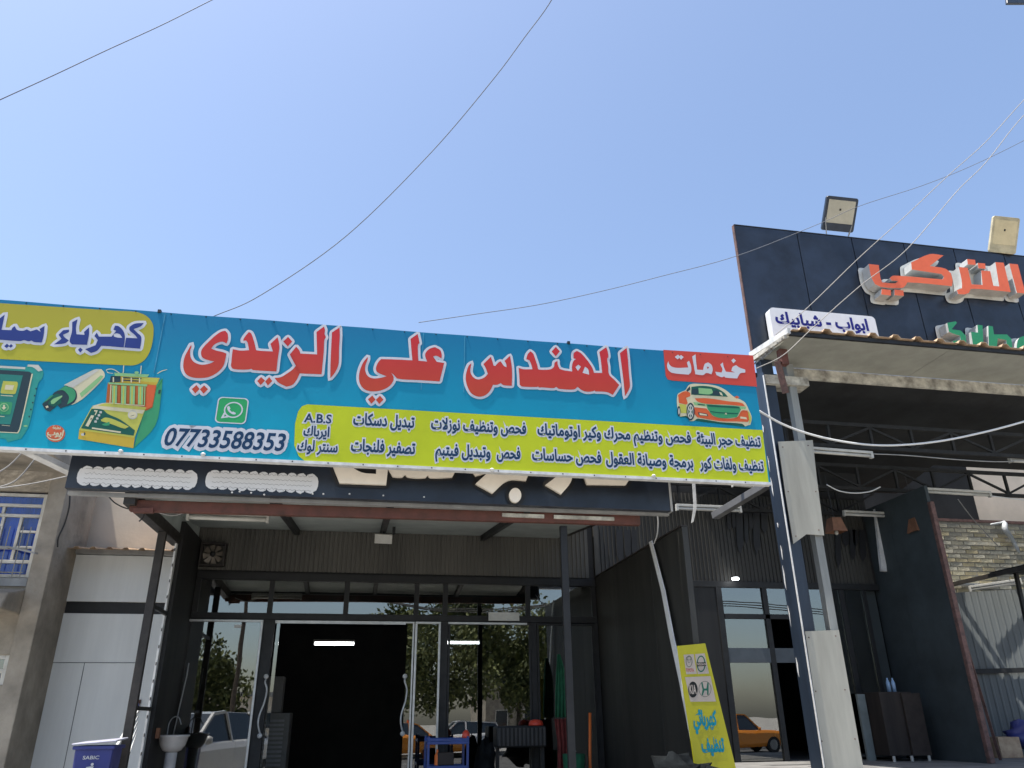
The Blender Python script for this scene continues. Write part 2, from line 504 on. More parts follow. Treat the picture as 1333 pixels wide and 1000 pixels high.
def leaf(name, x0, x1, y, top=2.645, fm=M['alu'], t=.026, left=True, right=True, handle=None):
    f = MB()
    f.box((x0, y - .02, top - t), (x1, y + .02, top))
    if left: f.box((x0, y - .02, .47), (x0 + t, y + .02, top - t - .001))
    if right: f.box((x1 - t, y - .02, .47), (x1, y + .02, top - t - .001))
    o = f.build(name, fm, shop, bevel=.003)
    MB().box((x0 + t, y - .004, .47), (x1 - t, y + .004, top - t - .002)).build('pane', GLASS, o)
    if handle:
        hx = handle
        pts = [(hx, y - .03, 1.97), (hx, y - .07, 1.93), (hx + .028, y - .075, 1.85), (hx + .016, y - .075, 1.72), (hx - .024, y - .075, 1.58), (hx - .028, y - .075, 1.48), (hx, y - .03, 1.38)]
        h = MB().tube(crom(pts, 5), .010, 8)
        for z in (2.0, 1.36): h.tube([(hx, y - .045, z), (hx, y - .02, z)], .028, 12)
        h.build('handle', M['whitetrim'], o, smooth=True)
    return o


leaf('fixed_window', -2.004, -1.15, 10.13, left=False)
leaf('door', -1.01, -.93, 10.15, t=.02, left=False, right=False, handle=-1.045)
leaf('door', .575, .685, 10.15, t=.02, left=False, right=True, handle=.59)
leaf('fixed_window', .695, 1.015, 10.13)
leaf('fixed_window', 1.115, 2.185, 10.17, fm=M['darkmetal'])
leaf('fixed_window', 2.265, 3.025, 10.17, fm=M['darkmetal'])
MB().box((1.11, 10.125, 2.622), (2.13, 10.155, 2.645)).build('head_trim', M['alu'], shop)
MB().box((-1.01, 10.14, 2.61), (.575, 10.16, 2.645)).build('head_trim', M['alu'], shop)
st_k = MB().box((-1.48, 10.12, 2.55), (-1.40, 10.124, 2.585)).build('sticker', M['whitetrim'], shop)

# ------- canopy of the repair shop
can = thing('canopy', 'metal canopy with pale ceiling and rusty front beam over the repair shop entrance', 'canopy', (.5, 7.4, .45))


def cz(y): return 3.43 + .117 * (y - 7.3)


xs = [-2.085, -.86, .22, 1.55, 2.62]
for i in range(4):
    x0, x1 = xs[i] + .035, xs[i + 1] - .035
    p0, p1 = 7.25, 10.16
    MB().prism([(x0, p0, cz(p0)), (x1, p0, cz(p0)), (x1, p1, cz(p1)), (x0, p1, cz(p1))], (0, 0, .02)).build('ceiling_panel', M['ceil'], can)
for x in xs[1:4]:
    MB().bar((x, 7.25, cz(7.25) - .02), (x, 10.15, cz(10.15) - .02), .06, .09).build('rafter', M['darkmetal'], can)
MB().bar((2.70, 7.2, 3.52), (2.70, 10.15, 3.86), .10, .12).build('rafter', M['brownmetal'], can)
MB().prism([(-2.6, 7.24, 3.62), (3.0, 7.24, 3.62), (3.0, 10.18, 4.06), (-2.6, 10.18, 4.06)], (0, 0, .05)).build('roof_sheet', M['greypaint'], can)
MB().bar((-2.10, 7.32, 3.305), (2.72, 7.32, 3.335), .07, .10).build('front_beam', M['rust'], can, bevel=.004)
MB().bar((-2.60, 7.22, 3.372), (3.0, 7.22, 3.385), .05, .03).build('edge_strip', M['greypaint'], can)
for x0, x1 in ((1.30, 1.72), (1.82, 2.44)):
    MB().box((x0, 7.262, 3.315), (x1, 7.284, 3.35)).build('beam_plate', M['flaking'], can)
MB().bar((-2.09, 7.22, 3.355), (-2.09, 9.25, 3.40), .10, .12).build('side_beam', M['brownmetal'], can, bevel=.005)
MB().prism([(-2.09, 7.25, 3.40), (-2.09, 9.2, 3.44), (-2.09, 10.19, 3.50), (-2.09, 10.19, 4.055), (-2.09, 7.25, 3.618)], (.035, 0, 0)).build('side_fascia', M['ceil'], can)
MB().box((-2.09, 8.36, .45), (-2.01, 8.42, 3.31)).build('post', M['brownmetal'], can, bevel=.006)
MB().box((-2.06, 8.445, 2.56), (-2.03, 9.1, 2.60)).build('post_brace', M['darkmetal'], can)
MB().box((-2.06, 8.445, 1.62), (-2.03, 9.1, 1.655)).build('post_brace', M['darkmetal'], can)
MB().box((1.905, 7.36, .45), (1.975, 7.41, 3.27)).build('post', M['darkmetal'], can, bevel=.006)
wood = MB(); wood.bar(at(174, 665, 7.27), at(200, 665, 7.27), .05, .04); wood.build('beam_end', M['rust'], can)

# ------- black sign with cream letters
bs = thing('shop_sign', 'long black sign with cream raised letters, half hidden behind the lower edge of the banner', 'sign', (.2, 7.2, 3.38))
MB().box((-2.60, 7.10, 3.39), (2.98, 7.18, 4.45)).build('sign_panel', M['blacksign'], bs, bevel=.004)
MB().box((2.982, 7.09, 3.385), (3.0, 7.19, 4.45)).build('edge_trim', M['greypaint'], bs)
B8 = (420, 590, .3376)
L8 = [[[(35, 30), (65, 115), (245, 122), (252, 60), (270, 90), (305, 92), (318, 82), (330, 92), (395, 94), (405, 84), (415, 94), (500, 92), (520, 50), (525, -40), (40, -40)],
       [(95, 42), (207, 50), (206, 80), (150, 74)]],
      [[(560, 40), (590, 88), (635, 76), (590, 118), (655, 155), (715, 105), (785, 105), (800, 60), (800, -40), (560, -40)]],
      [[(960, 40), (895, 95), (860, 122), (920, 158), (955, 115), (968, 70), (990, -40), (880, -40)]],
      [[(1000, 60), (1020, 120), (1170, 122), (1192, 80), (1192, -40), (1000, -40)], [(1058, 82), (1120, 80), (1080, 95)]],
      [ell(743, 162, 23, 28)]]
for lps in L8:
    pr = Print(7.045)
    pr.shape([T(*B8, lp) for lp in lps], M['cream'], ext=.035)
    o = pr.build('letter', bs)
    pb = Print(7.085); pb.shape([T(*B8, lps[0])], M['black'], lay=0, halo=.035)
    pb.build('letter_backing', o)


def scallop(x0, x1, z0, z1, n, Y):
    pts = []; w_ = (x1 - x0) / n
    for k in range(n):
        for j in range(5): t = pi - pi * j / 5; pts.append((x0 + (k + .5) * w_ + cos(t) * w_ / 2, z1 - w_ * .3 + sin(t) * w_ * (.32 + .1 * random.random())))
    for j in range(6): t = pi / 2 - pi * j / 5; pts.append((x1 + cos(t) * .03, (z0 + z1) / 2 + sin(t) * (z1 - z0) / 2.4))
    for k in range(n):
        for j in range(5): t = -pi * j / 5; pts.append((x1 - (k + .5) * w_ + cos(t) * w_ / 2, z0 + w_ * .3 + sin(t) * w_ * (.3 + .1 * random.random())))
    for j in range(6): t = -pi / 2 - pi * j / 5; pts.append((x0 + cos(t) * .03, (z0 + z1) / 2 + sin(t) * (z1 - z0) / 2.4))
    return pts


for xa, xb, ya, yb in ((108, 251, 607, 634), (274, 409, 612, 641)):
    p0 = at(xa, ya, 7.1); p1 = at(xb, yb, 7.1); p2 = at(xa, ya + 25, 7.1)
    pr = Print(7.098)
    pr.shape([scallop(p0.x, p1.x, p2.z, p0.z, 11, 7.1)], mat('plaque_white', (.60, .60, .60), .4, var=.03), lay=1, px=False, smooth=False)
    gi = mat('grey_ink', (.25, .25, .25), .6, var=0)
    for r_ in range(4):
        z = p2.z + (p0.z - p2.z) * (.12 + r_ * .25); n = 60; a = []; bb = []
        for k in range(n + 1):
            x = p0.x + (p1.x - p0.x) * (.03 + .94 * k / n); zz = z + .006 * sin(k * 2.3 + r_) + (.016 * random.random() if random.random() < .15 else 0)
            a.append((x, zz + .0022)); bb.append((x, zz - .0022))
        pr.shape([a + bb[::-1]], gi, lay=2, px=False, smooth=False)
    pr.build('plaque', bs, 'white scalloped strip with thin grey scribbled lines')
b = MB()
for px, py in ((312, 640), (327, 641.5), (344, 644), (391, 642), (407, 643), (421, 643), (455, 643), (499, 645), (552, 647), (302, 641)):
    p = at(px, py, 7.095); b.lathe((p.x, 7.098, p.z), [(.001, -.008), (.008, -.005), (.008, .005), (.001, .008)], 8)
b.build('screw_heads', M['whitetrim'], bs, kind='stuff')

# ================================================================== THE BANNER
BY = 6.8
bn = thing('banner', 'very long turquoise and yellow printed banner with red Arabic letters and a phone number', 'banner', (0, BY, 3.62))
TL, TR = at(0, 394, BY), at(980, 462, BY)
ZT = (TL.z + TR.z) / 2 - .0; ZB = (at(0, 583, BY).z + at(1001, 627, BY).z) / 2
XL, XR = -4.6, at(990.5, 545, BY).x
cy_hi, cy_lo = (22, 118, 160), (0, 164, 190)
mcy = ink('cyan_vinyl', cy_lo, grad=(0, 1.35, tuple(v * .84 for v in lin(cy_hi))))  # print gradient; its darker top also has a reflected band painted in
b = MB()
nx = 46
for i in range(nx + 1):
    x = XL + (XR - XL) * i / nx
    for z in (ZB, ZB + .45, ZB + .9, ZT): b.v.append(Vector((x, BY + .004, z + (.002 * sin(i * 1.1) if z in (ZT,) else 0))))
for i in range(nx):
    for j in range(3): b.f.append([i * 4 + j, (i + 1) * 4 + j, (i + 1) * 4 + j + 1, i * 4 + j + 1]); b.mi.append(0)
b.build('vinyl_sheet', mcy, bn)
for i in range(9):
    x = XL + .05 + (XR - XL - .1) * i / 8
    MB().box((x - .025, BY + .03, ZB + .03), (x + .025, BY + .07, ZT - .06)).build('frame_stud', M['greypaint'], bn)
MB().box((XL, BY + .012, ZT - .05), (XR, BY + .06, ZT - .012)).build('frame_rail', M['navyside'], bn)
MB().box((XL, BY - .012, ZB - .028), (XR + .004, BY + .06, ZB - .001)).build('frame_rail', mat('wrapped_vinyl_edge', (.66, .66, .64), .5, var=.15, scale=9), bn, 'white folded lower edge')
MB().box((XL, BY + .062, ZB), (XR, BY + .066, ZT - .05)).build('backing_sheet', M['greypaint'], bn)
b = MB()
for px, py in ((158, 588), (265, 592), (640, 612), (850, 620)):
    p = at(px, py, BY); b.lathe((p.x, BY - .02, p.z), [(.004, -.022), (.018, -.012), (.022, 0), (.012, .01), (.003, .014)], 9)
b.build('putty_lump', M['whitetrim'], bn)
for px, py in ((208, 403), (740, 442)):
    p = at(px, py, BY); MB().box((p.x - .014, BY - .01, ZT - .01), (p.x + .014, BY + .03, ZT + .02)).build('clip', M['black'], bn)

yel = ink('yellow_vinyl', (188, 190, 44), grad=(0, 1.35, lin((158, 150, 48))))
yel2 = ink('lime_vinyl', (192, 204, 32))
redz = ink('red_vinyl', (206, 74, 60))
halo = ink('white_outline_ink', (206, 208, 214), var=.03)
redl = ink('red_ink', (192, 72, 48), grad=(.75, 1.28, lin((184, 46, 50))))
navy = ink('navy_ink', (22, 58, 92))
blue = ink('royal_ink', (44, 62, 130))

seam = mat('vinyl_seam', tuple(v * .9 for v in lin((60, 150, 185))), .4, var=.2)
for px_ in (209, 551, 605):
    p = at(px_, 440, BY); MB().box((p.x - .0035, BY + .0005, ZT - .62), (p.x + .0035, BY + .0035, ZT - .012)).build('vinyl_seam', seam, bn)
b = MB()
for i in range(28):
    x = XL + .2 + i * .31
    for z in (ZB - .014, ZT - .014):
        if x < XR - .05: b.lathe((x, BY - .013 if z < ZB else BY + .001, z), [(.001, -.006), (.006, -.004), (.006, .004), (.001, .006)], 6)
b.build('staples', M['black'], bn, kind='stuff')
# yellow and red fields
pr = Print(BY)
pr.shape([[(-150, 385), (150, 404.5), (176, 406), (190, 411), (198, 420), (200, 430), (198, 448), (193, 462), (184, 472), (170, 476), (-150, 459)]], yel, lay=1)
pr.build('yellow_field', bn)
pr = Print(BY, ZB)
pr.shape([[(400, 526.5), (700, 543.5), (992.5, 560), (1001.5, 634), (600, 616), (396, 606), (389, 594), (383, 580), (384, 552), (388, 536), (393, 529)]], yel2, lay=1, smooth=False)
pr.build('lime_field', bn)
pr = Print(BY)
pr.shape([[(863.5, 455.5), (980.3, 462.8), (985.5, 503.5), (930, 499.5), (875, 495.5), (869, 494), (866.5, 489)]], redz, lay=1, smooth=False)
pr.build('red_field', bn)

R1 = (230, 410, .11); R2 = (340, 410, .11); R3 = (460, 420, .12); R4 = (595, 440, .09); R5 = (705, 440, .0975)
big = [
    [T(*R1, [(172, 355), (130, 430), (95, 500), (80, 580), (85, 650), (120, 710), (180, 740), (270, 750), (370, 740), (450, 705), (520, 650), (560, 590), (590, 460), (540, 440), (470, 425), (410, 400), (440, 360), (490, 330), (545, 320), (590, 340), (605, 300), (605, 230), (575, 190), (530, 200), (460, 245), (390, 310), (330, 370), (295, 420), (290, 470), (310, 510), (380, 540), (445, 552), (400, 575), (320, 592), (260, 585), (200, 555), (165, 500), (160, 430), (176, 378)])],
    [T(*R1, [(180, 880), (235, 832), (272, 880), (220, 932)])], [T(*R1, [(276, 884), (325, 836), (372, 882), (318, 935)])],
    [T(*R1, [(665, 408), (655, 480), (648, 560), (645, 610), (670, 640), (760, 650), (850, 648), (885, 640), (905, 655), (1180, 672), (1200, 500), (1215, 400), (1212, 340), (1195, 265), (1110, 345), (1140, 435), (1000, 428), (940, 420), (925, 350), (905, 280), (880, 220), (855, 205), (820, 245), (790, 290), (790, 310), (820, 305), (840, 330), (850, 380), (858, 420), (760, 425), (700, 415)])],
    [T(*R1, [(952, 785), (1000, 737), (1046, 780), (995, 832)])], [T(*R1, [(1047, 790), (1095, 738), (1132, 785), (1080, 838)])],
    [T(*R2, [(415, 378), (340, 470), (370, 530), (410, 605), (370, 650), (300, 700), (230, 740), (160, 748), (200, 800), (300, 852), (370, 830), (420, 770), (455, 695), (715, 705), (725, 600), (740, 450), (748, 300), (765, 265), (750, 230), (755, 180), (742, 140), (655, 205), (662, 470), (465, 460), (450, 420)])],
    [T(*R2, [(262, 318), (318, 262), (368, 318), (315, 375)])],
    [T(*R2, [(928, 150), (838, 210), (828, 400), (820, 600), (818, 752), (870, 690), (905, 620), (918, 560), (922, 400), (930, 250)])],
    [T(*R3, [(155, 375), (110, 430), (75, 510), (60, 600), (75, 670), (120, 725), (200, 748), (290, 740), (380, 700), (430, 640), (435, 590), (410, 548), (440, 570), (480, 610), (700, 625), (935, 640), (960, 540), (985, 440), (905, 428), (865, 370), (900, 362), (955, 390), (958, 350), (940, 300), (885, 268), (830, 285), (790, 320), (778, 360), (800, 425), (705, 415), (700, 330), (702, 240), (718, 225), (705, 160), (697, 125), (620, 180), (630, 300), (640, 412), (450, 402), (300, 398), (265, 440), (245, 500), (260, 540), (360, 585), (300, 600), (220, 608), (160, 585), (130, 530), (130, 470), (155, 400)])],
    [T(*R3, [(158, 835), (205, 793), (241, 838), (195, 882)])], [T(*R3, [(244, 840), (288, 795), (327, 838), (280, 886)])],
    [T(*R4, [(205, 370), (170, 400), (140, 480), (125, 570), (135, 660), (170, 750), (220, 815), (310, 852), (400, 835), (470, 775), (520, 680), (580, 680), (630, 655), (670, 685), (790, 695), (795, 560), (790, 420), (765, 260), (685, 335), (710, 380), (715, 425), (680, 410), (630, 340), (600, 355), (550, 410), (525, 400), (510, 340), (488, 275), (380, 380), (415, 440), (445, 520), (400, 570), (320, 602), (260, 590), (210, 540), (190, 480), (200, 410)])],
    [T(*R4, [(890, 435), (900, 560), (905, 680), (940, 705), (1150, 712), (1170, 705), (1190, 720)]) +
     T(*R5, [(0, 662), (160, 672), (195, 655), (230, 680), (430, 690), (480, 655), (530, 695), (600, 720), (690, 712), (705, 700), (715, 716), (870, 725), (950, 762), (1035, 630), (970, 560), (900, 490), (888, 380), (875, 285), (890, 250), (878, 170), (862, 125), (770, 190), (790, 300), (808, 470), (700, 468), (670, 390), (600, 290), (530, 210), (470, 175), (430, 205), (425, 275), (460, 285), (425, 310), (405, 380), (408, 450), (300, 435), (240, 415), (215, 360), (212, 310), (175, 330), (165, 385), (120, 420), (0, 428)]) +
     T(*R4, [(1170, 455), (1160, 400), (1130, 310), (1100, 230), (1060, 195), (1020, 240), (1000, 310), (1045, 325), (1070, 380), (1090, 455), (960, 455)]),
     T(*R5, [(450, 390), (490, 358), (525, 385), (485, 442)]), T(*R5, [(578, 385), (620, 420), (635, 492), (545, 468)])],
    [T(*R5, [(132, 185), (190, 122), (242, 182), (188, 247)])],
    [T(*R5, [(1135, 135), (1045, 205), (1070, 400), (1095, 600), (1112, 782), (1160, 700), (1178, 640), (1165, 480), (1150, 280)])],
]
for grp in (big[0:3], big[3:6], big[6:9], big[9:12], big[12:13], big[13:16]):
    pr = Print(BY)
    for lps in grp:
        pr.shape(lps[:1], halo, lay=2, halo=.025)
        pr.shape(lps, redl, lay=5)
        for h in lps[1:]: pr.shape([h], halo, lay=4)
    pr.build('red_lettering', bn)
R6 = (0, 395, .15)
bl = [[[(1125, 205), (1170, 178), (1248, 172), (1225, 200), (1160, 225), (1190, 255), (1225, 290), (1225, 340), (1215, 395), (1080, 385), (1095, 300), (1195, 305), (1165, 270), (1125, 235)]],
      [[(1075, 385), (1085, 290), (1070, 240), (1030, 200), (1000, 195), (985, 230), (1010, 240), (970, 290), (860, 290), (840, 255), (820, 285), (850, 320), (830, 365), (740, 400), (790, 432), (840, 415), (880, 370), (960, 375)],
       [(985, 270), (1010, 262), (1040, 270), (1062, 300), (1030, 300), (990, 290)]],
      [[(675, 140), (628, 165), (625, 250), (605, 330), (625, 358), (755, 362), (772, 280), (775, 210), (730, 250), (735, 275), (665, 270), (660, 210)]],
      [[(678, 405), (698, 385), (720, 405), (698, 428)]],
      [[(600, 230), (550, 235), (510, 275), (535, 310), (470, 358), (560, 350), (600, 325), (560, 295), (548, 275), (600, 252)]],
      [[(42, 100), (10, 125), (-20, 150), (-60, 200), (-60, 316), (0, 318), (90, 325), (180, 330), (210, 322), (250, 332), (275, 325), (300, 338), (365, 342), (380, 280), (388, 198), (345, 225), (355, 250), (320, 228), (265, 245), (235, 228), (200, 240), (150, 232), (130, 200), (110, 215), (100, 235), (15, 232), (30, 160)]],
      [[(38, 375), (62, 352), (85, 372), (60, 390)]], [[(78, 375), (98, 355), (115, 372), (95, 388)]]]
pr = Print(BY)
for lps in bl:
    pr.shape([T(*R6, lps[0])], halo, lay=2, halo=.026); pr.shape([T(*R6, q) for q in lps], blue, lay=5)
    for h in lps[1:]: pr.shape([T(*R6, h)], halo, lay=4)
pr.build('blue_lettering', bn)
R7 = (860, 450, .11)
wl = [[[(645, 310), (660, 350), (720, 375), (750, 365), (770, 380), (905, 390), (940, 330), (1000, 320), (1000, 285), (930, 260), (890, 232), (850, 255), (835, 300), (880, 320), (770, 310), (745, 250), (735, 200), (705, 225), (730, 280), (720, 320), (680, 315)]],
      [[(835, 178), (862, 152), (890, 180), (860, 210)]],
      [[(412, 105), (372, 130), (390, 230), (410, 340), (500, 350), (540, 325), (600, 340), (615, 290), (600, 230), (560, 200), (520, 220), (500, 290), (430, 285), (420, 200)], [(545, 250), (575, 255), (555, 280)]],
      [[(90, 185), (75, 230), (90, 290), (140, 325), (330, 345), (360, 310), (358, 240), (335, 180), (310, 200), (325, 260), (200, 265), (130, 250), (100, 220)]],
      [[(165, 135), (205, 108), (232, 135), (200, 165)]], [[(212, 138), (240, 112), (272, 138), (240, 168)]]]
pr = Print(BY)
for lps in wl: pr.shape([T(*R7, q) for q in lps], halo, lay=3)
pr.build('white_lettering', bn)

# lines of small lettering
z1 = at(460, 552.5, BY).z; z2 = at(460, 587, BY).z
small = [(460, 539, 552, 'تبديل دسكات'), (561.5, 684.5, 556, 'فحص وتنظيف نوزلات'), (700, 898, 563, 'فحص وتنظيم محرك وكير اوتوماتيك'), (907.5, 989.5, 575, 'تنظيف حجر البيئة'),
         (457, 540, 587, 'تصفير فلنجات'), (567, 638, 590, 'وتبديل فيتبم'), (647, 677, 590, 'فحص'), (693, 782, 592, 'فحص حساسات'), (789, 901, 598, 'برمجة وصيانة العقول'), (911, 993, 604, 'تنظيف ولفات كور')]
za, zb_ = [], []
for i, (xa, xb, yb, s_) in enumerate(small):
    pr = Print(BY); z = z1 if i < 4 else z2
    z = z + (0.0)
    pr.text(s_, at(xa, yb, BY).x, at(xb, yb, BY).x, z, .098, navy, halo, wt=.034, hw=.135, cap=.62)
    pr.build('small_lettering', bn)
for xa, xb, yb, h, s_, ar in ((396, 431, 549.5, .085, 'A.B.S', False), (395, 428, 567, .082, 'ايرباك', True), (387, 439, 586.5, .088, 'سنتر لوك', True)):
    pr = Print(BY); pr.text(s_, at(xa, yb, BY).x, at(xb, yb, BY).x, at(xa, yb, BY).z, h, navy, halo, wt=.03 if ar else .022, hw=.13, arabic=ar, cap=.62 if ar else .7)
    pr.build('small_lettering', bn)
pr = Print(BY)
pa = at(212, 580, BY)
pr.text('07733588353', pa.x, at(371, 584, BY).x - .02, pa.z + .004, .168, navy, halo, wt=.022, hw=.16, arabic=False, shear=.14, cap=.73)
pr.build('phone_number', bn)

# green messenger icon
pr = Print(BY); IC = (200, 505, .1425)
c_ = at(302, 534.5, BY)
sq = [(c_.x + a, c_.z + b_) for a, b_ in rrect(-.125, -.118, .125, .118, .035)]
pr.shape([sq], ink('icon_green', (48, 165, 98)), lay=2, px=False, smooth=False)


def ring(loop, wdt):
    n = len(loop); cx = sum(p[0] for p in loop) / n; cy = sum(p[1] for p in loop) / n
    inner = []
    for x, y in loop:
        d = hypot(x - cx, y - cy); inner.append((cx + (x - cx) * (1 - wdt / d), cy + (y - cy) * (1 - wdt / d)))
    return [loop, inner]


pr.shape(ring([(c_.x + a, c_.z + b_) for a, b_ in rrect(-.134, -.126, .134, .126, .04)], .012), halo, lay=3, px=False, smooth=False)
ci = ell(c_.x + .012, c_.z + .006, .082, .078, 28)
pr.shape(ring(ci, .012), halo, lay=3, px=False, smooth=False)
pr.shape([[(c_.x - .085, c_.z - .082), (c_.x - .066, c_.z - .025), (c_.x - .052, c_.z - .03), (c_.x - .062, c_.z - .064), (c_.x - .028, c_.z - .054), (c_.x - .02, c_.z - .068)]], halo, lay=4, px=False, smooth=False)
pr.shape([T(*IC, [(672, 175), (690, 165), (702, 190), (695, 202), (715, 222), (728, 218), (752, 232), (745, 244), (722, 242), (690, 222), (675, 198)])], halo, lay=4)
pr.build('messenger_icon', bn, 'green rounded square icon with a white telephone in a speech bubble')

# printed pictures --------------------------------------------------
cr_ = ink('print_cream', (214, 206, 170)); dg = ink('print_dark_green', (26, 92, 76)); tg = ink('print_teal', (52, 150, 138))
og = ink('print_orange', (214, 98, 52)); yg = ink('print_yellow_green', (190, 190, 84)); pg = ink('print_pale_green', (140, 190, 130))
dk = ink('print_charcoal', (44, 64, 70)); gr = ink('print_leaf_green', (62, 152, 104)); pk = ink('print_pale_grey', (196, 196, 186)); yo = ink('print_ochre', (200, 170, 58)); dorange = ink('print_brown_orange', (176, 96, 40))
C7 = (860, 450, .11)
pr = Print(BY)
for lay, mm, lp in [
    (1, dg, [(230, 800), (230, 850), (290, 848), (420, 890), (700, 925), (990, 962), (1010, 930), (700, 900)]),
    (2, cr_, [(197, 585), (250, 545), (290, 530), (345, 460), (480, 455), (650, 474), (765, 524), (865, 605), (935, 635), (998, 675), (1040, 755), (1077, 850), (1062, 935), (1000, 955), (960, 925), (700, 905), (440, 865), (390, 892), (345, 895), (305, 830), (230, 842), (200, 760)]),
    (3, og, [(205, 585), (255, 552), (300, 540), (350, 560), (350, 600), (300, 620), (320, 680), (305, 700), (215, 680)]),
    (3, yg, [(215, 690), (300, 700), (308, 800), (240, 800)]),
    (3, dk, [(300, 530), (345, 480), (350, 520), (318, 548)]),
    (3, og, [(400, 625), (560, 625), (800, 660), (960, 680), (1000, 720), (780, 700), (540, 690), (440, 665)]),
    (3, og, [(385, 730), (540, 745), (580, 790), (620, 835), (740, 862), (900, 850), (960, 770), (1025, 770), (1050, 860), (1030, 905), (900, 900), (700, 895), (430, 850), (395, 800)]),
    (4, dg, [(362, 490), (500, 478), (640, 500), (740, 550), (795, 608), (600, 595), (360, 582)]),
    (5, pg, [(445, 502), (600, 515), (620, 560), (570, 580), (450, 570)]),
    (5, dk, [(370, 515), (430, 510), (448, 535), (440, 575), (368, 575)]),
    (5, dk, [(615, 545), (660, 525), (700, 560), (700, 592), (610, 585)]),
    (5, cr_, [(690, 548), (720, 560), (735, 598), (705, 585)]),
    (4, gr, [(535, 695), (700, 705), (920, 720), (955, 745), (900, 850), (740, 862), (625, 835), (560, 760)]),
    (5, dg, [(548, 700), (700, 712), (915, 727), (940, 745), (700, 732), (560, 722)]),
    (5, dg, [(580, 775), (700, 790), (915, 800), (905, 812), (700, 803), (590, 788)]),
    (5, cr_, [(755, 815), (770, 795), (785, 818)]),
    (4, pg, [(385, 668), (525, 690), (540, 722), (400, 706)]), (5, dk, [(430, 690), (520, 700), (520, 712), (440, 704)]),
    (4, pg, [(930, 718), (1010, 728), (1000, 755), (940, 752)]),
    (4, dk, [(440, 790), (550, 810), (560, 838), (450, 828)]), (5, cr_, [(455, 800), (540, 816), (548, 832), (460, 824)]),
    (4, cr_, [(940, 842), (1010, 850), (1020, 875), (940, 865)]),
    (4, og, [(250, 560), (280, 545), (320, 560), (300, 575), (258, 572)]), (4, og, [(870, 610), (900, 595), (930, 615), (900, 630)]),
    (4, dk, ell(352, 785, 48, 105)), (5, pk, ell(350, 785, 34, 84)), (6, dg, ell(350, 785, 26, 68)),
    (7, pk, [(345, 700), (356, 700), (352, 870), (344, 870)]), (7, pk, [(318, 740), (326, 728), (382, 835), (374, 845)]), (7, pk, [(380, 728), (386, 742), (322, 845), (316, 830)]),
    (3, dk, ell(214, 780, 18, 62)), (4, pk, ell(214, 780, 9, 38)),
    (4, yg, [(1030, 770), (1060, 830), (1068, 880), (1050, 930), (1040, 860)]),
]: pr.shape([T(*C7, lp)], mm, lay=lay)
pr.build('printed_car', bn, 'picture of an orange saloon car')
C2 = (90, 470, .12)
pr = Print(BY)
P2 = [
    (1, gr, [(820, 540), (950, 262), (1015, 188), (1000, 350), (935, 700), (700, 948)]),
    (2, yo, [(440, 235), (490, 160), (985, 185), (950, 262)]), (2, yg, [(560, 165), (980, 188), (960, 235), (800, 222)]),
    (2, dorange, [(420, 235), (950, 262), (905, 505), (820, 540), (400, 455)]), (3, og, [(845, 262), (945, 265), (900, 495), (825, 530)]),
    (3, cr_, [(250, 490), (400, 455), (820, 500), (820, 545)]), (3, yg, [(310, 485), (410, 460), (840, 505), (820, 535)]),
    (3, yg, [(250, 495), (820, 545), (715, 822), (115, 737)]), (4, cr_, [(262, 492), (815, 543), (800, 575), (380, 530), (250, 515)]),
    (4, dg, [(245, 520), (360, 528), (420, 575), (560, 640), (715, 755), (700, 812), (130, 732)]),
    (5, yg, [(345, 640), (400, 615), (520, 650), (650, 715), (600, 735), (470, 690), (350, 655)]),
    (5, gr, [(355, 690), (440, 660), (440, 700), (390, 705)]),
    (5, cr_, [(250, 722), (565, 768), (560, 785), (248, 738)]), (5, cr_, [(240, 590), (275, 595), (210, 715), (178, 705)]), (6, dk, [(238, 620), (250, 622), (243, 642), (232, 640)]),
    (5, cr_, [(275, 535), (312, 538), (290, 590), (278, 588), (295, 552), (272, 550)]),
    (2, yo, [(112, 737), (715, 822), (697, 947), (100, 848)]), (3, yg, [(112, 737), (715, 822), (713, 834), (112, 750)]),
    (4, pk, ell(152, 800, 22, 14)), (5, dk, ell(170, 792, 8, 16)),
    (4, pk, ell(690, 587, 52, 48)), (5, cr_, ell(690, 587, 42, 38)), (6, dk, [(668, 600), (705, 588), (708, 592), (670, 604)]),
    (3, dk, [(455, 165), (560, 160), (560, 230), (440, 235)]), (4, tg, [(470, 150), (500, 150), (500, 165), (470, 165)]),
    (5, pg, [(490, 130), (870, 150), (850, 180), (500, 165)]), (5, pg, [(430, 235), (850, 258), (848, 280), (430, 255)]),
    (4, dk, [(585, 175), (790, 190), (780, 200), (585, 190)]), (4, dk, [(580, 205), (760, 215), (750, 228), (580, 218)]),
    (6, cr_, [(590, 50), (600, 50), (594, 135), (584, 135)]), (6, cr_, [(780, 55), (790, 55), (782, 145), (772, 145)]),
    (6, pg, ell(735, 130, 24, 15)),
    (5, cr_, [(452, 262), (462, 262), (450, 460), (440, 460)]), (5, pg, [(820, 280), (830, 282), (822, 488), (812, 486)]),
    (5, cr_, [(440, 455), (820, 485), (818, 493), (438, 462)]),
    (6, gr, [(950, 262), (1012, 190), (1005, 215), (950, 300)]), (3, dk, [(972, 320), (995, 315), (990, 355), (968, 362)]),
    (2, cr_, [(955, 138), (1000, 110), (1065, 92), (1065, 97), (1005, 118), (962, 142)]),
    (3, cr_, [(400, 100), (430, 88), (480, 90), (550, 130), (545, 136), (478, 98), (432, 96), (408, 106), (430, 128), (480, 135), (478, 142), (420, 134)]),
]
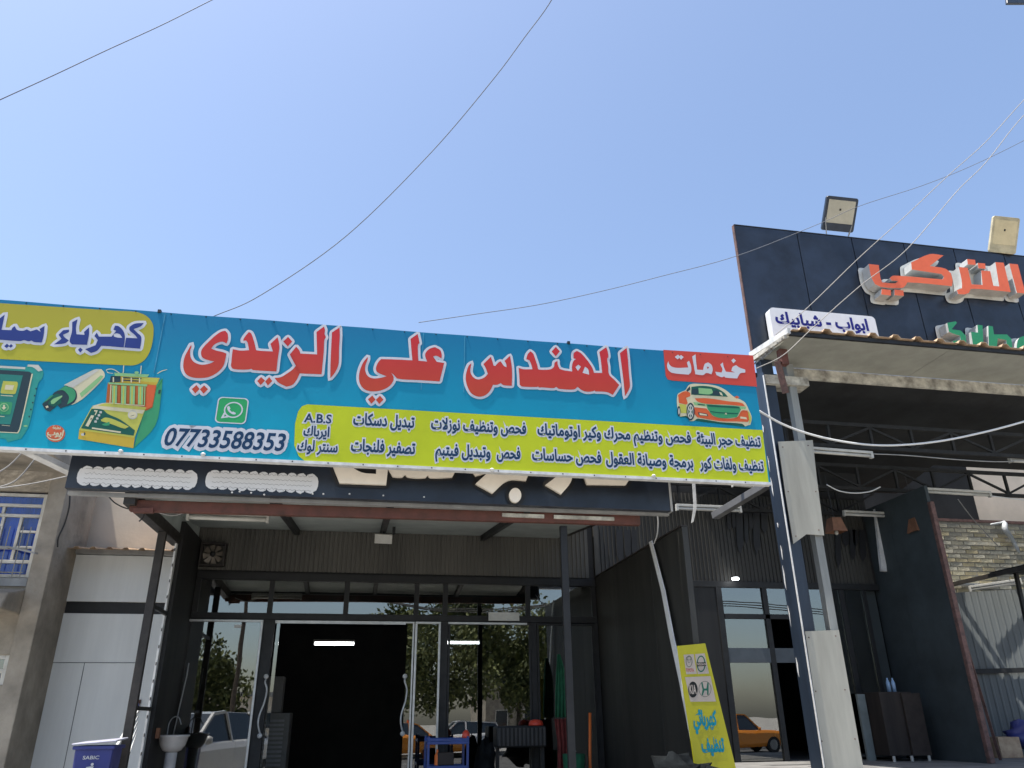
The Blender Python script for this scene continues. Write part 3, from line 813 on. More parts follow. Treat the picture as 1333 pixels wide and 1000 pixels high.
for k, x in enumerate((468, 568, 662, 752)):
    P2 += [(4, pg, [(x, 268 + k * 4), (x + 56, 270 + k * 4), (x + 50, 470 + k * 3), (x - 4, 468 + k * 3)]),
           (5, yg, [(x + 18, 268 + k * 4), (x + 34, 270 + k * 4), (x + 28, 470 + k * 3), (x + 13, 468 + k * 3)]),
           (5, cr_, [(x + 8, 232 + k * 3), (x + 22, 232 + k * 3), (x + 22, 180 + k * 3), (x + 8, 180 + k * 3)])]
    P2 += [(5, pk, rrect(332 - k * 18, 548 + k * 34, 358 - k * 18, 572 + k * 34, 5))]
    if k < 3: P2 += [(3, dorange, [(x + 64, 270), (x + 92, 275), (x + 84, 460), (x + 60, 455)])]
for lay, mm, lp in P2: pr.shape([T(*C2, lp)], mm, lay=lay)
pr.build('printed_tester', bn, 'picture of a green and yellow injector testing machine with glass tubes')
pr = Print(BY)
C1 = (0, 465, .125)
for lay, mm, lp in [(1, cr_, T(*C1, [(665, 292), (880, 180), (990, 128), (1055, 126), (1085, 160), (1085, 215), (880, 420), (790, 480), (740, 500), (795, 430), (780, 350), (700, 300)])),
                    (2, pg, T(*C1, [(830, 380), (1050, 190), (1078, 200), (1000, 290), (850, 420)])),
                    (2, pk, T(*C1, [(680, 292), (990, 132), (1040, 130), (880, 240), (760, 320)])),
                    (3, dk, T(*C1, [(440, 490), (470, 458), (530, 420), (560, 375), (600, 350), (680, 298), (770, 330), (802, 385), (795, 440), (760, 485), (630, 535), (600, 500), (520, 570), (475, 550)])),
                    (4, gr, T(*C1, [(600, 352), (680, 302), (760, 330), (790, 385), (770, 450), (700, 495), (720, 420), (690, 370), (650, 345)])),
                    (4, dg, T(*C1, [(540, 400), (600, 380), (640, 400), (640, 480), (560, 520), (500, 490)])), (5, pg, T(*C1, [(530, 460), (560, 435), (650, 400), (650, 415), (560, 490), (535, 490)])),
                    (5, gr, T(*C1, [(450, 480), (500, 450), (560, 400), (530, 400), (470, 460)])), (5, cr_, T(*C1, [(475, 515), (500, 505), (508, 525), (485, 535)]))]:
    pr.shape([lp], mm, lay=lay)
pr.build('printed_pump', bn, 'picture of a cylindrical fuel pump')
pr = Print(BY)
for lay, mm, lp in [(1, tg, [(-200, 75), (270, 105), (300, 75), (400, 80), (450, 150), (440, 220), (400, 270), (360, 450), (330, 600), (290, 740), (220, 850), (80, 885), (50, 850), (-200, 835)]),
                    (2, pk, [(-200, 78), (265, 106), (262, 128), (-200, 102)]), (2, pk, [(290, 78), (400, 82), (445, 140), (400, 150), (340, 105), (285, 100)]),
                    (2, dk, [(-200, 125), (300, 152), (330, 170), (325, 210), (200, 740), (180, 785), (-200, 770)]),
                    (3, ink('print_screen', (46, 128, 116)), [(-200, 165), (240, 192), (110, 702), (-200, 690)]),
                    (4, yg, [(35, 250), (180, 258), (188, 280), (165, 375), (150, 388), (15, 380), (8, 365)]), (5, cr_, [(60, 290), (150, 295), (135, 345), (50, 340)]),
                    (4, gr, [(0, 465), (120, 470), (130, 485), (112, 590), (95, 600), (-20, 595)]), (5, pg, ell(45, 525, 48, 45)), (6, gr, ell(45, 525, 38, 35)), (7, cr_, [(35, 500), (55, 500), (55, 525), (70, 525), (42, 552), (18, 525), (35, 525)]),
                    (4, cr_, [(10, 396), (138, 404), (137, 412), (10, 404)]), (4, cr_, [(0, 614), (50, 618), (49, 624), (0, 621)]), (3, cr_, [(20, 708), (105, 716), (104, 720), (20, 712)]),
                    (3, cr_, [(330, 175), (345, 175), (215, 745), (190, 795), (-200, 775), (-200, 768), (182, 786), (205, 740)]),
                    (2, pg, ell(268, 718, 22, 9))] + [(2, dk, ell(x, y, 8, 9)) for x, y in ((378, 330), (362, 403), (343, 475), (323, 547), (306, 621))]:
    pr.shape([T(*C1, lp)], mm, lay=lay)
pr.build('printed_tablet', bn, 'picture of a teal diagnostic tablet with yellow and green icons')
pr = Print(BY)
pr.shape([T(*C1, ell(578, 796, 100, 88))], ink('stamp_orange', (208, 98, 60)), lay=1)
p_ = at(60.5, 566.5, BY)
pr.text('ايوب', p_.x + .005, at(83, 566, BY).x - .005, p_.z, .05, cr_, None, lay=1, wt=.04)
pr.text('مطبعة', p_.x + .035, at(83, 566, BY).x - .035, p_.z + .058, .03, cr_, None, lay=1, wt=.03)
pr.shape([T(*C1, [(485, 820), (510, 850), (560, 868), (620, 862), (655, 830), (645, 825), (615, 850), (560, 856), (515, 840), (495, 815)])], cr_, lay=3)
pr.build('printed_stamp', bn, 'small round orange printer mark')
# strut from the banner's back to the black sign
st = thing('banner_strut', 'pale diagonal strut under the banner at the left end of the black sign', 'strut', (-2.9, 6.9, 3.7))
MB().bar((-3.05, 6.87, 3.72), (-2.62, 7.45, 3.60), .10, .05).build('bar', M['whitetrim'], st)

# ================================================================== PARTITION between the shops
pw = thing('partition_wall', 'tall dark partition wall between the two shops, behind the yellow board', 'wall', (3.15, 9, .45))
for y0, y1 in ((7.15, 8.1), (8.104, 9.4), (9.404, 10.94)):
    MB().box((3.1, y0, .452), (3.16, y1, 3.25)).build('wall_panel', M['partition'], pw, bevel=.003)
MB().box((3.09, 7.15, 3.252), (3.17, 10.94, 3.268)).build('top_rail', M['brownmetal'], pw)
ws = thing('trim_strip', 'long bent white trim strip leaning against the dark partition wall', 'trim', (3.0, 7.3, .45))
pts = [atx(846, 706, 3.07), atx(862, 770, 3.06), atx(873, 830, 3.05), atx(886, 890, 3.04), atx(902, 975, 3.02)]
pts[-1] = atx(901, 968, 3.02)
b = MB()
wd = [.07, .078, .085, .092, .098, .098]
for i in range(len(pts) - 1):
    p, q = pts[i], pts[i + 1]
    b.poly([p, q, q + Vector((0, -wd[i + 1] * 1.15, 0)), p + Vector((0, -wd[i] * 1.15, 0)), p + Vector((-.012, 0, 0)), q + Vector((-.012, 0, 0)), q + Vector((-.012, -wd[i + 1] * 1.15, 0)), p + Vector((-.012, -wd[i] * 1.15, 0))],
           [(0, 1, 2, 3), (4, 7, 6, 5), (0, 4, 5, 1), (3, 2, 6, 7), (0, 3, 7, 4), (1, 5, 6, 2)])
b.build('strip', mat('strip_white', (.82, .82, .79), .5, var=.08), ws)

# ================================================================== BANNER-SIDE SMALL THINGS
fan = thing('exhaust_fan', 'square exhaust fan with eight blades in the upper left corner of the corrugated wall', 'fan', (-1.84, 10.1, 3.41))
f = MB()
for a, b_ in (((-1.99, 3.27), (-1.69, 3.295)), ((-1.99, 3.535), (-1.69, 3.56)), ((-1.99, 3.296), (-1.965, 3.534)), ((-1.715, 3.296), (-1.69, 3.534))):
    f.box((a[0], 10.06, a[1]), (b_[0], 10.15, b_[1]))
f.build('housing', M['brownmetal'], fan)
for k in range(8):
    t = 2 * pi * k / 8 + .2; c = Vector((-1.84, 10.09, 3.415)); r_ = Vector((cos(t), 0, sin(t))); tt = Vector((-sin(t), 0, cos(t)))
    MB().prism([c + r_ * .03 - tt * .012, c + r_ * .118 - tt * .038, c + r_ * .12 + tt * .03 + Vector((0, .03, 0)), c + r_ * .03 + tt * .012 + Vector((0, .01, 0))], (0, .004, 0)).build('blade', mat('fan_blade', (.22, .19, .15), .5), fan)
MB().lathe((-1.84, 10.08, 3.415), [(.028, -.02), (.032, 0), (.028, .03)], 10).build('hub', M['darkmetal'], fan)
fd = thing('led_floodlight', 'small white square floodlight hanging under the canopy ceiling', 'floodlight', (.22, 9.4, 3.5))
p0 = at(488, 697, 9.4); p1 = at(510, 708, 9.4)
MB().prism([(p0.x, 9.40, p1.z), (p1.x, 9.40, p1.z - .005), (p1.x, 9.34, p0.z), (p0.x, 9.34, p0.z + .005)], (0, .05, .02)).build('lamp_body', M['tubewhite'], fd, bevel=.006)
MB().bar((.22, 9.42, p0.z), (.22, 9.42, 3.72), .02).build('bracket', M['darkmetal'], fd)
MB().bar((.34, 9.42, p0.z + .02), (.34, 9.42, 3.72), .035).build('arm', M['darkmetal'], fd)


def tube_light(p, q, label, lit=False, r=.022, group='fluorescent tube lights', fm=None):
    p, q = Vector(p), Vector(q); t = thing('tube_light', label, 'tube light', (p + q) / 2)
    d = (q - p)
    MB().bar(p + Vector((0, 0, .045)), q + Vector((0, 0, .045)), .05, .035).build('fitting', fm or M['tubewhite'], t, bevel=.004)
    MB().tube([p + d * .03, q - d * .03], r, 8).build('tube', M['tubelit'] if lit else M['tubewhite'], t, smooth=True)
    for k in (0, .97): MB().bar(p + d * k, p + d * (k + .03), .05, .06).build('end_cap', M['tubewhite'], t)
    return t


tube_light(at(243, 673, 7.6), at(350, 677, 7.6), 'unlit white tube light behind the left half of the rusty canopy beam')
tube_light((-.74, 14, 2.71), (-.05, 14, 2.71), 'glowing tube light seen through the open doorway of the dark repair shop', True)
tube_light((1.5, 14, 2.74), (2.1, 14, 2.74), 'glowing tube light seen through the glass right of the doorway', True)
# cooler cabinet inside
ac = thing('air_cooler', 'tall grey air cooler with louvres standing inside the open doorway', 'air cooler', (-1.2, 12.2, .45))
MB().box((-1.32, 12.0, .452), (-.86, 12.5, 1.62)).build('body', mat('cooler_grey', (.22, .21, .19), .6), ac, bevel=.01)
MB().box((-1.24, 12.1, 1.624), (-1.0, 12.4, 2.1)).build('upper_box', mat('cooler_grey', (.22, .21, .19), .6), ac, bevel=.01)
for k in range(15): MB().prism([(-1.29, 11.995, .75 + k * .055), (-1.29, 11.97, .735 + k * .055), (-1.29, 11.97, .765 + k * .055)], (.36, 0, 0)).build('louvre', M['greypaint'], ac)

# sink and water pipe
sk = thing('wash_basin', 'white pedestal wash basin with bent tap beside the dark side wall', 'basin', (-1.72, 8.9, .45))
b = MB(); c = Vector((-1.86, 9.5, 0))
b.lathe(c, [(.05, 1.22), (.10, 1.24), (.135, 1.29), (.155, 1.365), (.175, 1.38), (.165, 1.39), (.13, 1.375), (.08, 1.31), (.02, 1.29)], 24, sx=.95, sy=.9)
b.build('bowl', M['porcelain'], sk, smooth=True)
MB().lathe(c, [(.09, .452), (.065, .55), (.055, .9), (.06, 1.22)], 16).build('pedestal', M['porcelain'], sk, smooth=True)
MB().tube(crom([(-1.94, 9.56, 1.37), (-1.94, 9.56, 1.50), (-1.90, 9.54, 1.56), (-1.84, 9.5, 1.56), (-1.80, 9.48, 1.49)], 5), .006, 8).build('tap', M['greypaint'], sk, smooth=True)
MB().box((-2.005, 9.3, 1.36), (-1.97, 9.36, 1.46)).build('soap_box', M['brass'], sk)
wp = thing('water_pipe', 'thin pale upright pipe above the wash basin', 'pipe', (-1.9, 9.62, 1.3))
MB().tube([(-1.90, 9.62, 1.3), (-1.85, 9.66, 2.0), (-1.85, 9.66, 2.12)], .007, 7).build('tube', M['greypaint'], wp, smooth=True)

# blue litter bin
bn2 = thing('litter_bin', 'blue plastic wheeled bin with a slightly open lid in front of the white metal doors', 'bin', (-2.2, 8.0, .3))
A = [(-2.32, 7.94), (-2.05, 7.94), (-2.05, 8.2), (-2.32, 8.2)]; Bt = [(-2.34, 7.90), (-2.03, 7.90), (-2.03, 8.22), (-2.34, 8.22)]
b = MB().poly([(x * .9 - .22, y, .3) for x, y in A] + [(x, y, 1.33) for x, y in Bt], [(0, 3, 2, 1), (4, 5, 6, 7), (0, 1, 5, 4), (1, 2, 6, 5), (2, 3, 7, 6), (3, 0, 4, 7)])
b.build('bin_body', M['binblue'], bn2, bevel=.015)
MB().box((-2.355, 7.88, 1.30), (-2.015, 8.24, 1.33)).build('rim', M['binblue'], bn2, bevel=.008)
MB().prism([(-2.365, 7.87, 1.335), (-2.005, 7.87, 1.36), (-2.005, 8.25, 1.375), (-2.365, 8.25, 1.345)], (0, 0, .015)).build('lid', mat('pale_lid', (.42, .42, .50), .35, var=.1), bn2, bevel=.008)
for x in (-2.35, -2.1): MB().tube([(x - .02, 8.27, .38), (x + .02, 8.27, .38)], .08, 12).build('wheel', M['rubber'], bn2)
pr = Print(7.90)
pr.text('SABIC', -2.26, -2.13, 1.225, .028, M['whitetrim'], None, lay=2, wt=.012, arabic=False)
pr.shape([[(-2.26, 1.08), (-2.21, 1.08), (-2.205, 1.14), (-2.265, 1.14)]], M['whitetrim'], lay=4, px=False, smooth=False)
pr.shape([[(-2.20, 1.08), (-2.175, 1.08), (-2.17, 1.12), (-2.16, 1.17), (-2.185, 1.17), (-2.22, 1.165), (-2.22, 1.155), (-2.195, 1.15)]], M['whitetrim'], lay=4, px=False, smooth=False)
pr.shape([ell(-2.175, 1.185, .012, .012, 12)], M['whitetrim'], lay=4, px=False, smooth=False)
pr.build('bin_print', bn2)

# bundle of pale slats leaning by the pole
for k in range(5):
    s_ = thing('slat', ['pale slat leaning at the left of the bundle by the brown post', 'second pale slat of the bundle leaning by the brown post', 'middle pale slat of the bundle leaning by the brown post', 'fourth pale slat of the bundle leaning by the brown post', 'rightmost pale slat of the bundle next to the dark wall edge'][k], 'slat', (-2.2, 8.7, .45), 'slats leaning together beside the dark wall edge')
    MB().bar((-2.52 + k * .085, 8.45, .45), (-2.145 + k * .006, 9.0 - k * .012, 1.62 - k * .05), .035, .014).build('board', M['whitetrim'], s_)

# trolley
tl = thing('tool_trolley', 'blue two-shelf tool trolley in front of the shop glass', 'trolley', (1.1, 9.480, .45))
for z in (1.29, 1.02, .62):
    t_ = MB(); t_.box((.81, 9.230, z - .03), (1.27, 9.630, z)); t_.box((.81, 9.230, z + .001), (1.27, 9.250, z + .03)); t_.box((.81, 9.610, z + .001), (1.27, 9.630, z + .03))
    t_.build('shelf', M['trolley'], tl, bevel=.004)
for x, y in ((.825, 9.245), (1.255, 9.245), (.825, 9.615), (1.255, 9.615)):
    MB().bar((x, y, .5), (x, y, 1.34), .025).build('leg', M['trolley'], tl)
    MB().tube([(x - .015, y, .49), (x + .015, y, .49)], .04, 10).build('wheel', M['rubber'], tl)
bx = MB().box((.93, 9.280, 1.053), (1.11, 9.480, 1.18)); bx = bx.build('box', M['wood'], None, bevel=.006)
props(bx, 'small brown box on the middle shelf of the blue trolley', 'box')
sp = MB().lathe((.93, 9.310, 0), [(.03, 1.054), (.03, 1.15), (.012, 1.18), (.012, 1.21)], 10).build('spray_can', M['orangeplastic'])
props(sp, 'orange spray can on the left of the trolley shelf', 'can')
cl = MB().lathe((1.24, 9.280, 0), [(.02, 1.30), (.045, 1.33), (.04, 1.37), (.015, 1.40)], 10).build('red_rag', M['redplastic']); props(cl, 'bright red rag on the right corner of the blue trolley', 'rag')


def lump(name, label, cat, c, r, m, seed, n=18, k=10, jag=.25):
    rnd = random.Random(seed); b = MB(); v0 = len(b.v)
    ph = [(rnd.uniform(1, 5), rnd.uniform(0, 6), rnd.uniform(1, 5), rnd.uniform(0, 6)) for _ in range(5)]
    for i in range(k + 1):
        el = -pi / 2 + pi * i / k
        for j in range(n):
            a = 2 * pi * j / n; d = 1 + jag * sum(sin(p[0] * a + p[1]) * sin(p[2] * el * 2 + p[3]) for p in ph) / 2.2
            b.v.append(Vector((c[0] + r[0] * cos(a) * cos(el) * d, c[1] + r[1] * sin(a) * cos(el) * d, max(c[2] + r[2] * sin(el) * d, .452))))
    for i in range(k):
        for j in range(n): b.f.append([i * n + j, i * n + (j + 1) % n, (i + 1) * n + (j + 1) % n, (i + 1) * n + j]); b.mi.append(0)
    o = b.build(name, m, smooth=True); props(o, label, cat); return o


lump('tarp_heap', 'dark rumpled cover heaped right beside the blue trolley', 'cover', (1.50, 9.6, .90), (.13, .18, .36), M['tarp'], 3)
lump('tarp_heap', 'black rumpled tarpaulin piled in front of the yellow board', 'tarpaulin', (2.74, 6.88, 1.02), (.30, .14, .17), M['tarp'], 8, jag=.35)
# barbecue-like rack with red cap
rk = thing('engine_rack', 'low dark metal rack with a ribbed front behind the blue trolley', 'rack', (2.0, 10.45, .45))
MB().box((1.66, 9.72, 1.20), (2.26, 10.0, 1.43)).build('frame', M['darkmetal'], rk, bevel=.02)
for k in range(12): MB().tube([(1.69 + k * .049, 9.705, 1.22), (1.69 + k * .049, 9.705, 1.41)], .014, 6).build('rib', mat('dark_grey_steel', (.05, .05, .05), .5), rk)
for x in (1.69, 2.23): MB().bar((x, 9.85, .452), (x, 9.85, 1.198), .04).build('leg', M['darkmetal'], rk)
cp = MB().lathe((2.16, 9.85, 0), [(.09, 1.432), (.09, 1.45), (.075, 1.485), (.03, 1.50)], 14).build('cap', M['redplastic'], smooth=True); props(cp, 'bright red-orange cap lying on the dark rack', 'cap')


def drape(name, label, pxs, Y, m, cat='cloth'):
    """hanging cloth with folds: pxs = (x left, x right, y) rows"""
    b = MB(); n = 10; rows = []
    for xl, xr, y in pxs:
        a = at(xl, y, Y); c = at(xr, y, Y)
        rows.append([Vector((a.x + (c.x - a.x) * i / n, Y + .03 * sin(i * 1.9 + y * .02), a.z)) for i in range(n + 1)])
    for r_ in rows: b.v += r_
    for i in range(len(rows) - 1):
        for j in range(n): b.f.append([i * (n + 1) + j, i * (n + 1) + j + 1, (i + 1) * (n + 1) + j + 1, (i + 1) * (n + 1) + j]); b.mi.append(0)
    o = b.build(name, m, smooth=True, solid=.01); props(o, label, cat); return o


drape('green_cloth', 'green cloth hanging against the dark glass beside the canopy post', [(725.5, 728, 852), (724, 734, 872), (723, 737, 900), (723, 737, 934)], 9.85, M['greencloth'])
drape('red_cloth', 'dark red cloth hanging just below the green cloth', [(722, 738, 936), (726, 740, 965), (727, 741, 1000), (727, 741, 1040)], 9.75, M['redcloth'])
br = thing('broom', 'broom with a long orange handle leaning beside the dark partition', 'broom', (2.76, 9.6, .45))
MB().tube([at(768, 928, 9.6), at(768, 996, 9.6), Vector((2.76, 9.6, .6))], .018, 8).build('handle', M['orangeplastic'], br, smooth=True)
MB().box((2.6, 9.52, .5), (2.9, 9.68, .6)).build('brush_head', yel, br, bevel=.01)
bk = thing('bucket', 'dark green bucket beside the broom with a pale stick in it', 'bucket', (2.52, 9.5, .45))
MB().lathe((2.52, 9.5, .452), [(.10, 0), (.13, .68)], 16).build('pail', M['greencloth'], bk)
MB().tube([(2.46, 9.5, 1.5), (2.54, 9.5, 1.15)], .012, 6).build('stick', M['whitetrim'], bk)

# yellow board with car-maker emblems
yb = thing('advertising_board', 'tall yellow board with four car emblems and blue Arabic words beside the white strip', 'board', (3.1, 7.1, .6))
YB = 7.1
ybm = mat('board_yellow', lin((156, 152, 6)), .45, var=.08, scale=2, coat=.1)
q = [at(882, 841, YB), at(918, 837.5, YB), at(958, 1000, YB), at(905, 1000, YB)]
bl_ = q[3] + (q[3] - q[0]) * .35; br_ = q[2] + (q[2] - q[1]) * .35
MB().prism([q[0], q[1], br_, bl_], (0, .02, 0)).build('panel', ybm, yb)
pf = Print(YB - .001); C9 = (860, 820, .18)
cw = ink('board_white', (170, 160, 150)); ck = ink('board_black', (22, 26, 26)); cg_ = ink('board_grey', (96, 100, 92)); crd = ink('board_red', (160, 60, 60)); cbl = ink('board_blue', (0, 130, 150))
pf.shape([T(*C9, [(165, 180), (238, 176), (262, 318), (185, 322)])], cw, lay=1, smooth=False)
pf.shape([T(*C9, [(248, 176), (318, 170), (350, 316), (268, 320)])], cw, lay=1, smooth=False)
pf.shape([T(*C9, [(175, 342), (360, 335), (400, 518), (215, 520)])], cw, lay=1, smooth=False)
# rings, bars and letters of the four emblems
for lp, wd_, mm in ((ell(205, 228, 24, 42), 5, cg_), (ell(205, 214, 12, 25), 4, cg_), (ell(204, 206, 22, 14), 4, cg_), (ell(292, 246, 32, 60), 9, dg), (ell(320, 428, 46, 58), 4, cg_)):
    cx = sum(p[0] for p in lp) / len(lp); cy_ = sum(p[1] for p in lp) / len(lp)
    inn = [(cx + (x - cx) * (1 - wd_ / hypot(x - cx, y - cy_)), cy_ + (y - cy_) * (1 - wd_ / hypot(x - cx, y - cy_))) for x, y in lp]
    pf.shape([T(*C9, lp), T(*C9, inn)], mm, lay=2, smooth=False)
pf.shape([T(*C9, [(258, 236), (325, 234), (329, 262), (261, 264)])], ck, lay=3, smooth=False)
pf.shape([T(*C9, ell(233, 432, 34, 58))], ck, lay=2, smooth=False)
pf.shape([T(*C9, [(292, 380), (302, 380), (312, 425), (330, 425), (338, 380), (346, 382), (345, 470), (335, 470), (335, 440), (316, 438), (304, 476), (296, 470), (302, 430)])], dg, lay=2, smooth=False)


def ztext(pf, s_, xa, xb, y, h, mm, arabic, lay, wt):
    a = at(*T(*C9, [(xa, y)])[0], YB); b_ = at(*T(*C9, [(xb, y)])[0], YB)
    pf.text(s_, a.x, b_.x, a.z, h, mm, None, lay=lay, wt=wt, arabic=arabic)


ztext(pf, 'TOYOTA', 183, 240, 303, .028, crd, False, 0, .02)
ztext(pf, 'NISSAN', 262, 326, 257, .022, cw, False, 2, .02)
ztext(pf, 'KIA', 210, 258, 462, .075, cw, False, 1, .03)
ztext(pf, 'كهربائي', 240, 405, 688, .115, cbl, True, 0, .05)
ztext(pf, 'تنظيف', 300, 460, 880, .115, cbl, True, 0, .05)
pf.build('board_print', yb)

# ================================================================== LEFT: white sheet-metal unit and beige wall
PY = 10.4
un = thing('metal_shed', 'white sheet metal shed front with a door, under a scalloped roof edge, at the left', 'shed', (-3, PY, 0))
wm = mat('pale_sheet_door', (.76, .78, .76), .45, var=.11, scale=1.3, streak=True)
MB().box((-3.64, PY, 2.87), (-2.08, PY + .03, 3.43)).build('upper_panel', wm, un, bevel=.004)
MB().box((-3.70, PY + .02, 2.735), (-2.08, PY + .06, 2.868)).build('gap_beam', M['darkmetal'], un)
MB().box((-3.66, PY, .3), (-2.34, PY + .03, 2.73)).build('door', wm, un, bevel=.004)
dp = MB(); dp.box((-3.16, PY - .004, .3), (-3.152, PY + .0, 2.17)); dp.box((-3.60, PY - .004, 2.165), (-2.52, PY + .0, 2.173)); dp.box((-2.50, PY - .004, .3), (-2.49, PY, 2.7))
dp.build('panel_joint', mat('joint_grey', (.16, .17, .17), .6), un)
for z_ in (2.45, 1.9, 1.2): MB().box((-3.655, PY - .012, z_), (-3.625, PY, z_ + .10)).build('hinge', M['greypaint'], un)
MB().box((-2.33, PY, .3), (-2.08, PY + .03, 2.73)).build('side_panel', wm, un, bevel=.004)
MB().box((-3.66, PY - .05, 3.435), (-2.08, PY + .2, 3.50)).build('head_beam', M['greypaint'], un, bevel=.004)
MB().corr((-3.68, PY - .34, at(75, 713, PY - .34).z), (1, 0, 0), (0, 1, .16), 1.58, .9, .185, .022, (0, 0, 1)).build('roof_sheet', M['roofedge'], un, solid=.004)
MB().box((-3.76, PY + .1, .0), (-3.66, PY + .5, 3.43)).build('side_post', M['darkmetal'], un)
MB().box((-2.52, PY - .03, 1.62), (-2.47, PY - .001, 1.72)).build('padlock', M['binblue'], un)
MB().box((-2.53, PY - .02, 1.72), (-2.46, PY - .001, 1.76)).build('hasp', M['rust'], un)
bw = MB().box((-3.9, 11.05, 0), (-2.25, 11.2, 5.2)).build('rendered_wall', M['render']); props(bw, 'plain beige rendered wall above the white shed, left of the canopy', 'wall')

# left building with the blue curtained window
lb = thing('corner_building', 'dirty cement rendered building at the left edge with a blue curtained window', 'building', (-5, 9.7, 0))
BYL = 9.7
b = MB()
b.box((-9, BYL, 0), (-4.9, BYL + .25, 5.2)); b.box((-4.9, BYL, 4.02), (-3.70, BYL + .25, 5.2)); b.box((-4.9, BYL, 0), (-3.70, BYL + .25, 1.9)); b.box((-4.9, BYL, 2.2), (-3.70, BYL + .25, 2.98))
b.box((-3.699, BYL - .05, 0), (-3.50, BYL + 1.0, 5.2)); b.box((-4.9, BYL, 1.9), (-4.5, BYL + .25, 2.2)); b.box((-9, BYL + .26, 0), (-3.72, 14, 5.2))
b.build('wall', M['render2'], lb, bevel=.01)
MB().box((-9, BYL - .75, 4.25), (-3.47, BYL - .052, 4.42)).build('overhang', M['render2'], lb, bevel=.02)
MB().prism([(-9, BYL - .55, 2.62), (-9, BYL - .001, 2.62), (-9, BYL - .001, 2.90), (-9, BYL - .45, 2.80)], (5.3, 0, 0)).build('ledge', M['render2'], lb, bevel=.02)
MB().box((-5, BYL - .02, 2.93), (-3.71, BYL - .001, 3.02)).build('sill_plate', M['greypaint'], lb)
wn = MB(); wx0, wx1, wz0, wz1 = -4.88, -3.72, 3.03, 4.0
t = .035; Yw = BYL + .02
wn.box((wx0, Yw, wz0), (wx0 + t, Yw + .05, wz1)); wn.box((wx1 - t, Yw, wz0), (wx1, Yw + .05, wz1))
for z in (wz0, wz0 + .16, 3.72, 3.84, wz1 - t): wn.box((wx0 + t + .001, Yw, z), (wx1 - t - .001, Yw + .05, z + t))
for x in (-4.45, -4.15, -3.96): wn.box((x, Yw + .003, wz0 + .2), (x + t * .9, Yw + .047, 3.719))
wn.box((-4.17, Yw + .003, 3.757), (-4.14, Yw + .047, 3.838))
for z in (3.36, 3.54): wn.box((-3.925, Yw + .004, z), (-3.757, Yw + .046, z + .025)); wn.box((-4.8, Yw + .004, z), (-4.452, Yw + .046, z + .025))
wn.box((-4.1, Yw + .004, wz0 + .04), (-4.07, Yw + .046, wz0 + .158))
wf = wn.build('window', M['winframe'], lb, bevel=.003)
MB().box((wx0 + .01, Yw + .02, wz0 + .01), (wx1 - .01, Yw + .024, wz1 - .01)).build('pane', GLASS2, wf)
MB().corr((wx0 - .02, Yw + .10, wz0), (1, 0, 0), (0, 0, 1), wx1 - wx0 + .04, wz1 - wz0, .11, .03, (0, -1, 0), trap=False).build('curtain', M['curtain'], wf)
gl_ = MB()
for x in (-4.12, -4.02, -3.88, -3.80): gl_.tube([(x, Yw - .04, 3.0), (x, Yw - .04, 3.6)], .006, 5)
for z in (3.08, 3.34): gl_.tube([(-4.5, Yw - .04, z), (-3.78, Yw - .04, z)], .007, 5)
gl_.build('grille', M['greypaint'], wf)
MB().box((-4.7, Yw - .06, 3.34), (-3.98, Yw - .02, 3.37)).build('bracket_bar', M['greypaint'], lb)
MB().bar((-3.98, Yw - .05, 3.36), (-3.62, Yw - .20, 3.27), .05, .02).build('bracket_arm', M['greypaint'], lb)
w2 = MB(); w2.box((-4.49, Yw, 2.02), (-3.72, Yw + .05, 2.06)); w2.box((-3.76, Yw, 1.9), (-3.72, Yw + .05, 2.019)); w2.box((-4.49, Yw, 1.9), (-4.45, Yw + .05, 2.019)); w2.box((-3.76, Yw, 2.061), (-3.72, Yw + .05, 2.2)); w2.box((-4.49, Yw, 2.16), (-3.761, Yw + .05, 2.2))
f2 = w2.build('window', M['winframe'], lb, bevel=.003)
MB().box((-4.45, Yw + .03, 1.905), (-3.76, Yw + .034, 2.16)).build('pane', GLASS, f2)
MB().box((-4.45, Yw + .12, 1.9), (-3.76, Yw + .14, 2.2)).build('curtain', M['curtain'], f2)

# ================================================================== RIGHT: workshop with the navy sign
SY = 8.5
sg = thing('workshop_sign', 'tall navy panelled sign with raised orange and green Arabic letters, upper right', 'sign', (8, SY, 6))
xs2 = [4.95] + [at(x, y, SY).x for x, y in ((1037, 302), (1108, 310), (1176, 318), (1241, 325), (1306, 331))]
while xs2[-1] < 14: xs2.append(xs2[-1] + .87)
for i in range(len(xs2) - 1):
    MB().box((xs2[i] + .006, SY, 5.9), (xs2[i + 1] - .006, SY + .04, 8.03)).build('sign_panel', M['navy'], sg, bevel=.005)
MB().box((4.965, SY + .041, 5.9), (14, SY + .07, 8.0)).build('sign_backing', M['black'], sg)
MB().box((4.942, SY - .004, 5.88), (4.953, SY + .05, 8.035)).build('edge_trim', M['rustpipe'], sg)
MB().box((4.955, SY - .005, 8.032), (14, SY + .07, 8.045)).build('top_trim', M['darkmetal'], sg)
S7 = (1110, 320, .1673)
